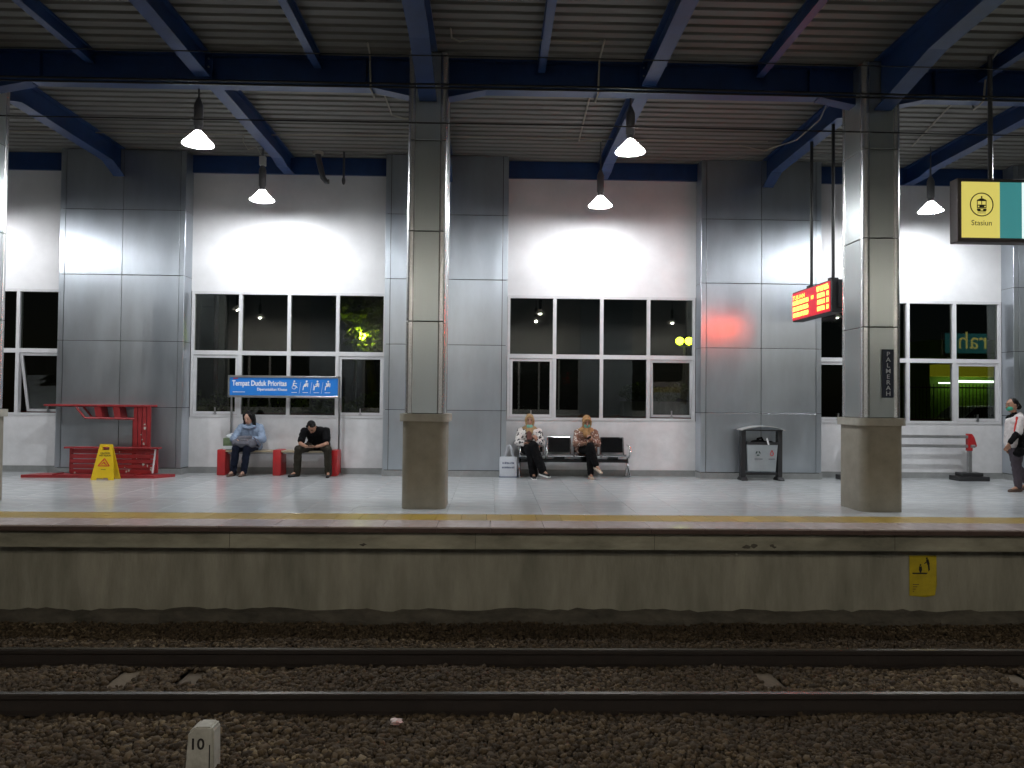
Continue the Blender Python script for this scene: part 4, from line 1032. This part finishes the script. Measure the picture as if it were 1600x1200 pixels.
# man hunched over phone
J = dict(pelvis=(-3.21, 14.42, .54), chest=(-3.22, 14.21, .795), neck=(-3.225, 14.11, .875), head=(-3.25, 14.0, .905), hf=(-.12, -.60, -1.1),
         sh=[(-3.42, 14.15, .82), (-3.02, 14.15, .83)], el=[(-3.45, 14.0, .60), (-2.97, 13.98, .60)], wr=[(-3.31, 13.86, .555), (-3.13, 13.86, .555)],
         hd=[(.75, -.35, -.1), (-.75, -.35, -.1)], hn=[(.2, .1, .95), (-.2, .1, .95)], hs=(1, -1), hip=[(-3.32, 14.36, .53), (-3.10, 14.36, .53)],
         kn=[(-3.47, 13.95, .50), (-2.95, 13.95, .50)], an=[(-3.51, 14.03, .085), (-2.935, 14.0, .085)], ft=[(-.7, -.8, 0), (.1, -1, 0)])
t, hp, F = person('person in black t-shirt hunched over a phone on the bench', (-3.22, 14.25, 0), J,
    dict(skin='skin', top='black_cloth', topname='t_shirt', sleeve='short', bulk=.016, leg='khaki_dark', legname='trousers', legbulk=.018, shoe='black_shoe', hem=1.04))
b = MB(); b.ell(hp(0, -.024, .032), (.080, .086, .095), F); b.cap(hp(-.055, .03, .075), .024, hp(.055, .03, .075), .024)
blob(b, 'hair', 'hair', t, .008, 3)
t = thing('phone', 'black phone in the hands of the hunched person', 'phone', (-3.22, 13.8, .55))
MB().rbox(-3.26, -3.18, 13.775, 13.83, .565, .575, .003).build('phone_body', 'phone', t)
# woman with patterned black and white blouse
J = dict(pelvis=(.71, 14.38, .52), chest=(.71, 14.36, .79), neck=(.71, 14.35, .915), head=(.71, 14.315, 1.045), hf=(0, -1, -.12),
         sh=[(.54, 14.35, .845), (.88, 14.35, .845)], el=[(.49, 14.24, .63), (.93, 14.22, .63)], wr=[(.60, 14.04, .635), (.83, 14.06, .675)],
         hd=[(.85, -.3, .05), (-.35, -.3, .85)], hn=[(0, .1, 1), (-.6, .6, 0)], hs=(1, -1), hip=[(.62, 14.34, .51), (.80, 14.34, .51)],
         kn=[(.70, 13.97, .53), (.76, 13.93, .60)], an=[(.775, 14.0, .085), (.93, 13.86, .165)], ft=[(.05, -1, 0), (.55, -.75, -.12)])
t, hp, F = person('person in tan headscarf and black and white patterned blouse, beside the tote bag', (.71, 14.3, 0), J,
    dict(skin='skin', top='blouse_mono', topname='blouse', sleeve='long', bulk=.020, leg='black_cloth', legname='trousers', legbulk=.03, shoe='black_shoe', hem=1.02, sole='sole_white'))
hijab(t, J, hp, F, 'hijab_tan'); mask(t, hp, F, 'mask_green', -.098)
b = MB(); b.cap((.70, 14.245, .82), .05, (.71, 14.215, .66), .055); blob(b, 'inner_shirt', 'maroon_cloth', t, .01, 4)
t = thing('phone', 'dark phone held by the person in patterned blouse', 'phone', (.72, 14.0, .65))
MB().bar((.66, 14.0, .685), (.755, 13.98, .70), .075, .010, (0, -.5, 1)).build('phone_body', 'phone', t)
# woman with brown checked blouse
J = dict(pelvis=(1.77, 14.38, .52), chest=(1.77, 14.35, .78), neck=(1.77, 14.32, .90), head=(1.77, 14.25, 1.03), hf=(.02, -1, -.50),
         sh=[(1.61, 14.34, .835), (1.93, 14.34, .835)], el=[(1.56, 14.22, .63), (1.975, 14.22, .63)], wr=[(1.68, 14.06, .645), (1.85, 14.08, .70)],
         hd=[(.85, -.3, .1), (-.5, -.3, .6)], hn=[(0, .1, 1), (-.6, .6, 0)], hs=(1, -1), hip=[(1.68, 14.34, .51), (1.86, 14.34, .51)],
         kn=[(1.79, 13.95, .53), (1.80, 13.93, .60)], an=[(1.815, 14.0, .085), (1.90, 13.87, .255)], ft=[(.12, -1, 0), (.42, -.75, -.30)])
t, hp, F = person('person in ochre headscarf, green mask and brown checked blouse on the third seat', (1.77, 14.3, 0), J,
    dict(skin='skin', top='blouse_brown', topname='blouse', sleeve='long', bulk=.018, leg='black_cloth', legname='trousers', legbulk=.014, shoe='beige_shoe', low=True))
hijab(t, J, hp, F, 'hijab_ochre'); mask(t, hp, F, 'mask_green', -.045)
t = thing('phone', 'small phone held by the person in brown checked blouse', 'phone', (1.8, 14.0, .7))
MB().bar((1.755, 14.02, .74), (1.82, 14.0, .77), .07, .010, (0, -.5, 1)).build('phone_body', 'phone', t)
# walking person at the right edge
J = dict(pelvis=(8.640, 12.45, .80), chest=(8.630, 12.45, 1.10), neck=(8.615, 12.45, 1.275), head=(8.575, 12.45, 1.42), hf=(-1, -.12, -.12),
         sh=[(8.620, 12.30, 1.20), (8.640, 12.60, 1.20)], el=[(8.540, 12.24, .98), (8.710, 12.66, .96)], wr=[(8.385, 12.24, .80), (8.670, 12.66, .74)],
         hd=[(-.45, 0, -.9), (-.2, 0, -1)], hn=[(0, 1, 0), (0, -1, 0)], curl=.5, hip=[(8.640, 12.37, .78), (8.650, 12.53, .78)],
         kn=[(8.590, 12.37, .43), (8.700, 12.53, .43)], an=[(8.625, 12.37, .085), (8.900, 12.53, .12)], ft=[(-1, -.1, 0), (-.9, 0, -.2)])
t, hp, F = person('walking person in teal mask and white scarf at the right edge', (8.630, 12.45, 0), J,
    dict(skin='skin', top='black_cloth', topname='shirt', sleeve='long', bulk=.012, leg='purple_cloth', legname='trousers', shoe='brown_shoe', low=True))
b = MB(); b.ell(hp(0, -.03, .03), (.084, .085, .095), F); b.cap(hp(0, -.10, 0), .045, hp(0, -.12, -.04), .05); blob(b, 'hair', 'hair', t, .009, 4)
mask(t, hp, F, 'mask_teal', -.045)
b = MB()
b.cap((8.650, 12.36, 1.26), .05, (8.540, 12.34, 1.16), .07); b.cap((8.540, 12.34, 1.16), .075, (8.520, 12.36, .80), .085); b.cap((8.540, 12.45, 1.14), .075, (8.520, 12.45, .80), .08)
b.cap((8.620, 12.29, 1.20), .066, (8.540, 12.24, .98), .060); b.cap((8.540, 12.24, .98), .058, (8.410, 12.24, .83), .042)
blob(b, 'white_scarf', 'white_cloth', t, .011, 6)
b = MB(); b.cap((8.545, 12.285, 1.22), .02, (8.49, 12.265, 1.0), .014); blob(b, 'scarf_trim', 'red_ink', t, .008, 2)
t = thing('handbag', 'black handbag at the hip of the walking person', 'bag', (8.580, 12.3, .6))
b = MB().ell((8.570, 12.26, .66), (.10, .05, .085)); b.cap((8.510, 12.26, .64), .05, (8.630, 12.26, .66), .05); blob(b, 'bag_body', 'black_cloth', t, .010, 4)
MB().tube([(8.510, 12.25, .71), (8.630, 12.25, 1.0), (8.660, 12.29, 1.25)], .009, 6).build('strap', 'black_cloth', t, smooth=True)
# ------------------------------------------------------------------ the street seen through the windows
def leaves(mb, c, r, n, s, rng):
    for _ in range(n):
        d = rng.normal(size=3); d /= np.linalg.norm(d); q = rng.uniform(.25, 1)**.5
        p = np.array(c)+d*np.array(r)*q; a = rng.normal(size=3); a /= np.linalg.norm(a); b = np.cross(a, rng.normal(size=3)); b /= np.linalg.norm(b)
        k = s*rng.uniform(.6, 1.3)
        mb.add([p-a*k, p+b*k*.4, p+a*k, p-b*k*.4], [(0, 1, 2, 3)])
rng = np.random.default_rng(5)
t = thing('tree', 'lamp-lit leafy tree seen through the top right pane above the bench', 'tree', (-3.3, 20.5, 0))
MB().tube([(-3.2, 20.6, 0), (-3.15, 20.55, 1.6), (-3.3, 20.5, 2.8), (-3.2, 20.5, 4.2)], [.16, .13, .10, .05], 9).build('trunk', 'bark', t, smooth=True)
for q in ([(-3.25, 20.5, 2.6), (-3.9, 20.3, 3.5), (-4.2, 20.2, 4.2)], [(-3.25, 20.5, 2.9), (-2.6, 20.6, 3.8), (-2.3, 20.6, 4.4)]): MB().tube(q, [.07, .05, .025], 7).build('limb', 'bark', t, smooth=True)
mb = MB()
for c, r, n in [((-3.2, 20.4, 4.6), (1.0, .9, .6), 1500), ((-2.7, 20.3, 3.8), (.7, .7, .5), 1000), ((-3.7, 20.2, 3.9), (.5, .6, .5), 700), ((-3.2, 20.2, 3.1), (.5, .5, .5), 700), ((-2.5, 20.5, 3.0), (.5, .5, .55), 600), ((-2.6, 20.3, 2.3), (.3, .4, .4), 300), ((-3.33, 19.5, 3.05), (.45, .15, .45), 260), ((-3.0, 19.8, 3.5), (.6, .3, .4), 400)]:
    leaves(mb, c, r, n, .085, rng)
mb.build('crown', 'leaf', t)
def globe_lamp(x, y, z, label, two=True, scale=1, gm='globe_light'):
    t = thing('street_lamp', label, 'street lamp', (x, y, 0), 'globe street lamps outside the windows')
    MB().tube([(x, y, 0), (x, y, z-.2)], .045, 8).build('post', 'dark_grey', t)
    MB().bar((x-.2, y, z-.2), (x+.2, y, z-.2), .04, .04).build('arm', 'dark_grey', t)
    for s in ((-1, 1) if two else (1,)):
        MB().ell((x+s*.17, y, z), .14*scale, sub=3)  .build('globe', gm, t, smooth=True)
globe_lamp(7.05, 28, 3.68, 'pair of glowing yellow green globe lamps seen through the window above the chairs')
globe_lamp(-3.5, 19.75, 3.05, 'single globe lamp hidden in the leaves of the lit tree', False, .75, 'globe_tree')
t = thing('hedge', 'lamp-lit green hedge beyond the window above the chairs', 'hedge', (6.4, 27.2, 0)); mb = MB()
for i in range(9): leaves(mb, (4.9+.42*i, 27.0+.1*math.sin(i*2), 1.75+.12*math.sin(i*1.9)), (.4, .5, .30), 420, .07, rng)
mb.build('foliage', 'leaf', t); MB().box(4.6, 8.6, 26.7, 27.5, 0, 1.45).build('planter', 'concrete', t)
t = thing('hedge', 'low dark hedge beyond the window behind the bench', 'hedge', (-5.2, 18.3, 0)); mb = MB()
for i in range(16): leaves(mb, (-7.6+.42*i, 18.3+.1*math.sin(i*2), 1.15+.15*math.sin(i*2.3)), (.4, .4, .4), 260, .06, rng)
mb.build('foliage', 'leaf', t); MB().box(-7.9, -.9, 18.0, 18.6, 0, .7).build('planter', 'concrete', t)
for i, (a, b, lb) in enumerate([(-12, -7.7, 'left window'), (-5.8, -1.9, 'window behind the bench'), (.1, 4.1, 'window behind the chairs'), (6, 10, 'right window')]):
    tag(MB().rbox(a, b, 15.25, 15.45, 0, 1.13, .02).build('outside_parapet', 'red_wall', loc=((a+b)/2, 15.3, 0)), 'low red parapet outside the '+lb, 'parapet', 'red parapets outside the windows')
# green lit shop with fence and car
t = thing('shop_building', 'lit yellow green shop front seen through the right window', 'building', (21.3, 34.4, 0))
MB().box(19.9, 25.5, 34.4, 38, 0, 4.4).build('wall', 'shop_green', t)
MB().box(19.9, 25.5, 33.9, 34.39, 2.72, 3.25).build('fascia', 'shop_fascia', t)
MB().box(19.8, 25.6, 33.6, 34.4, 3.27, 3.4).build('canopy', 'concrete', t)
MB().tube([(20.9, 33.95, 2.5), (22.6, 33.95, 2.5)], .05, 8).build('tube_lamp', 'tube_light', t); MB().tube([(20.05, 33.95, 2.42), (20.75, 33.95, 2.42)], .03, 8).build('tube_lamp', 'tube_light', t)
for x in (20.1, 21.6, 23.1): MB().box(x, x+1.2, 34.36, 34.398, .1, 2.2).build('shutter', 'shop_green', t)
t = thing('iron_fence', 'black iron railing in front of the green shop', 'fence', (16.5, 26, 0))
MB().box(14.0, 19, 25.98, 26.02, 2.0, 2.05).build('rail', 'black_metal', t); MB().box(14.0, 19, 25.98, 26.02, .5, .55).build('rail', 'black_metal', t)
b0 = None
for i in range(40):
    x = 14.05+.125*i
    if b0 is None: b0 = MB().tube([(0, 26, .0), (0, 26, 2.15)], .012, 5).build('baluster', 'black_metal', t); b0.location.x = x-16.5; b0.data.transform(Matrix.Translation((16.5, 0, 0)))
    else: o = inst(b0, 'baluster', t, (0, 0, 0)); o.location = (x-16.5, 0, 0)
t = thing('parked_car', 'pale car parked beyond the railing at the right window', 'car', (18.2, 28.5, 0))
prof = [(16.4, .35), (16.4, .75), (16.6, .88), (17.2, .95), (17.7, 1.38), (18.9, 1.42), (19.6, 1.0), (20.2, .92), (20.3, .6), (20.3, .35)]
MB().prism(prof, 'y', 27.7, 29.3).build('body', 'car_paint', t)
MB().prism([(17.32, .98), (17.76, 1.34), (18.25, 1.37), (18.25, .98)], 'y', 27.69, 27.699).build('window', 'car_glass', t); MB().prism([(18.32, .98), (18.32, 1.37), (18.85, 1.38), (19.4, 1.0)], 'y', 27.69, 27.699).build('window', 'car_glass', t)
for x in (17.1, 19.5):
    MB().tube([(x, 27.66, .32), (x, 27.9, .32)], .32, 18).build('wheel', 'tyre', t); MB().tube([(x, 27.64, .32), (x, 27.659, .32)], .18, 14).build('rim', 'steel', t)
MB().ell((16.42, 27.95, .72), (.04, .14, .07), sub=2).build('headlight', 'white_ink', t); MB().ell((16.42, 29.05, .72), (.04, .14, .07), sub=2).build('headlight', 'white_ink', t)
# ------------------------------------------------------------------ the opposite platform, behind the camera (lights the track, mirrored in the glass)
np_ = thing('opposite_platform', 'x', 'x'); del np_['category']; del np_['label']; np_['kind'] = 'structure'
MB().box(X0, X1, -5.2, 1.2, BALZ-.1, -.004).build('platform_slab', 'floor_rest', np_)
ow = thing('opposite_wall', 'white station wall with dark windows on the opposite platform', 'wall', (0, -4.8, 0))
for a, b in E_:
    MB().box(a, b, -5.0, -4.8, 0, 1.05).build('lower_wall', 'white_paint', ow); MB().box(a, b, -5.0, -4.8, 3.42, 6).build('upper_wall', 'white_paint', ow)
    MB().box(a, b, -4.96, -4.9, 1.06, 3.41).build('window', 'car_glass', ow)
    for k in range(5): MB().box(a+(b-a-.06)*k/4, a+(b-a-.06)*k/4+.06, -4.89, -4.8, 1.06, 3.41).build('mullion', 'frame_white', ow)
for x in PX: MB().box(x-PH, x+PH, -5.0, -4.45, 0, 6).build('pilaster', 'panel', ow)
orf = thing('opposite_roof', 'corrugated roof over the opposite platform', 'roof', (0, -.5, 5.9))
deck(-5.0, 3.5, RX0, RX1, orf)
for x, lb in [(-9.86, 'far left'), (-4.0, 'left'), (1.86, 'middle'), (7.72, 'right'), (13.58, 'far right')]:
    lamp(x, -.6, 'lamp over the opposite platform edge, '+lb, grp='lamps of the opposite platform', bulb='bulb_dim')
    lamp(x, -3.5, 'lamp by the opposite platform wall, '+lb, grp='lamps of the opposite platform', bulb='bulb_dim')
# lit name sign of the opposite platform, seen mirrored in the right window
sg = thing('hanging_sign', 'teal name sign of the opposite platform, mirrored in the right window', 'sign', (20.4, 0, 3.4))
MB().box(17.45, 23.4, -.08, .08, 3.38, 4.26).build('sign_case', 'sign_case', sg)
MB().box(17.5, 23.35, .081, .09, 3.44, 4.20).build('sign_face', 'sign_teal', sg)
text('Palmerah', .95, (21.35, .094, 3.62), (-1, 0, 0), (0, 0, 1), 'sign_letter_yellow', sg, sx=.95)
MB().tube([(20.4, 0, 4.26), (20.4, 0, 5.99)], .03, 8).build('pole', 'dark_grey', sg)
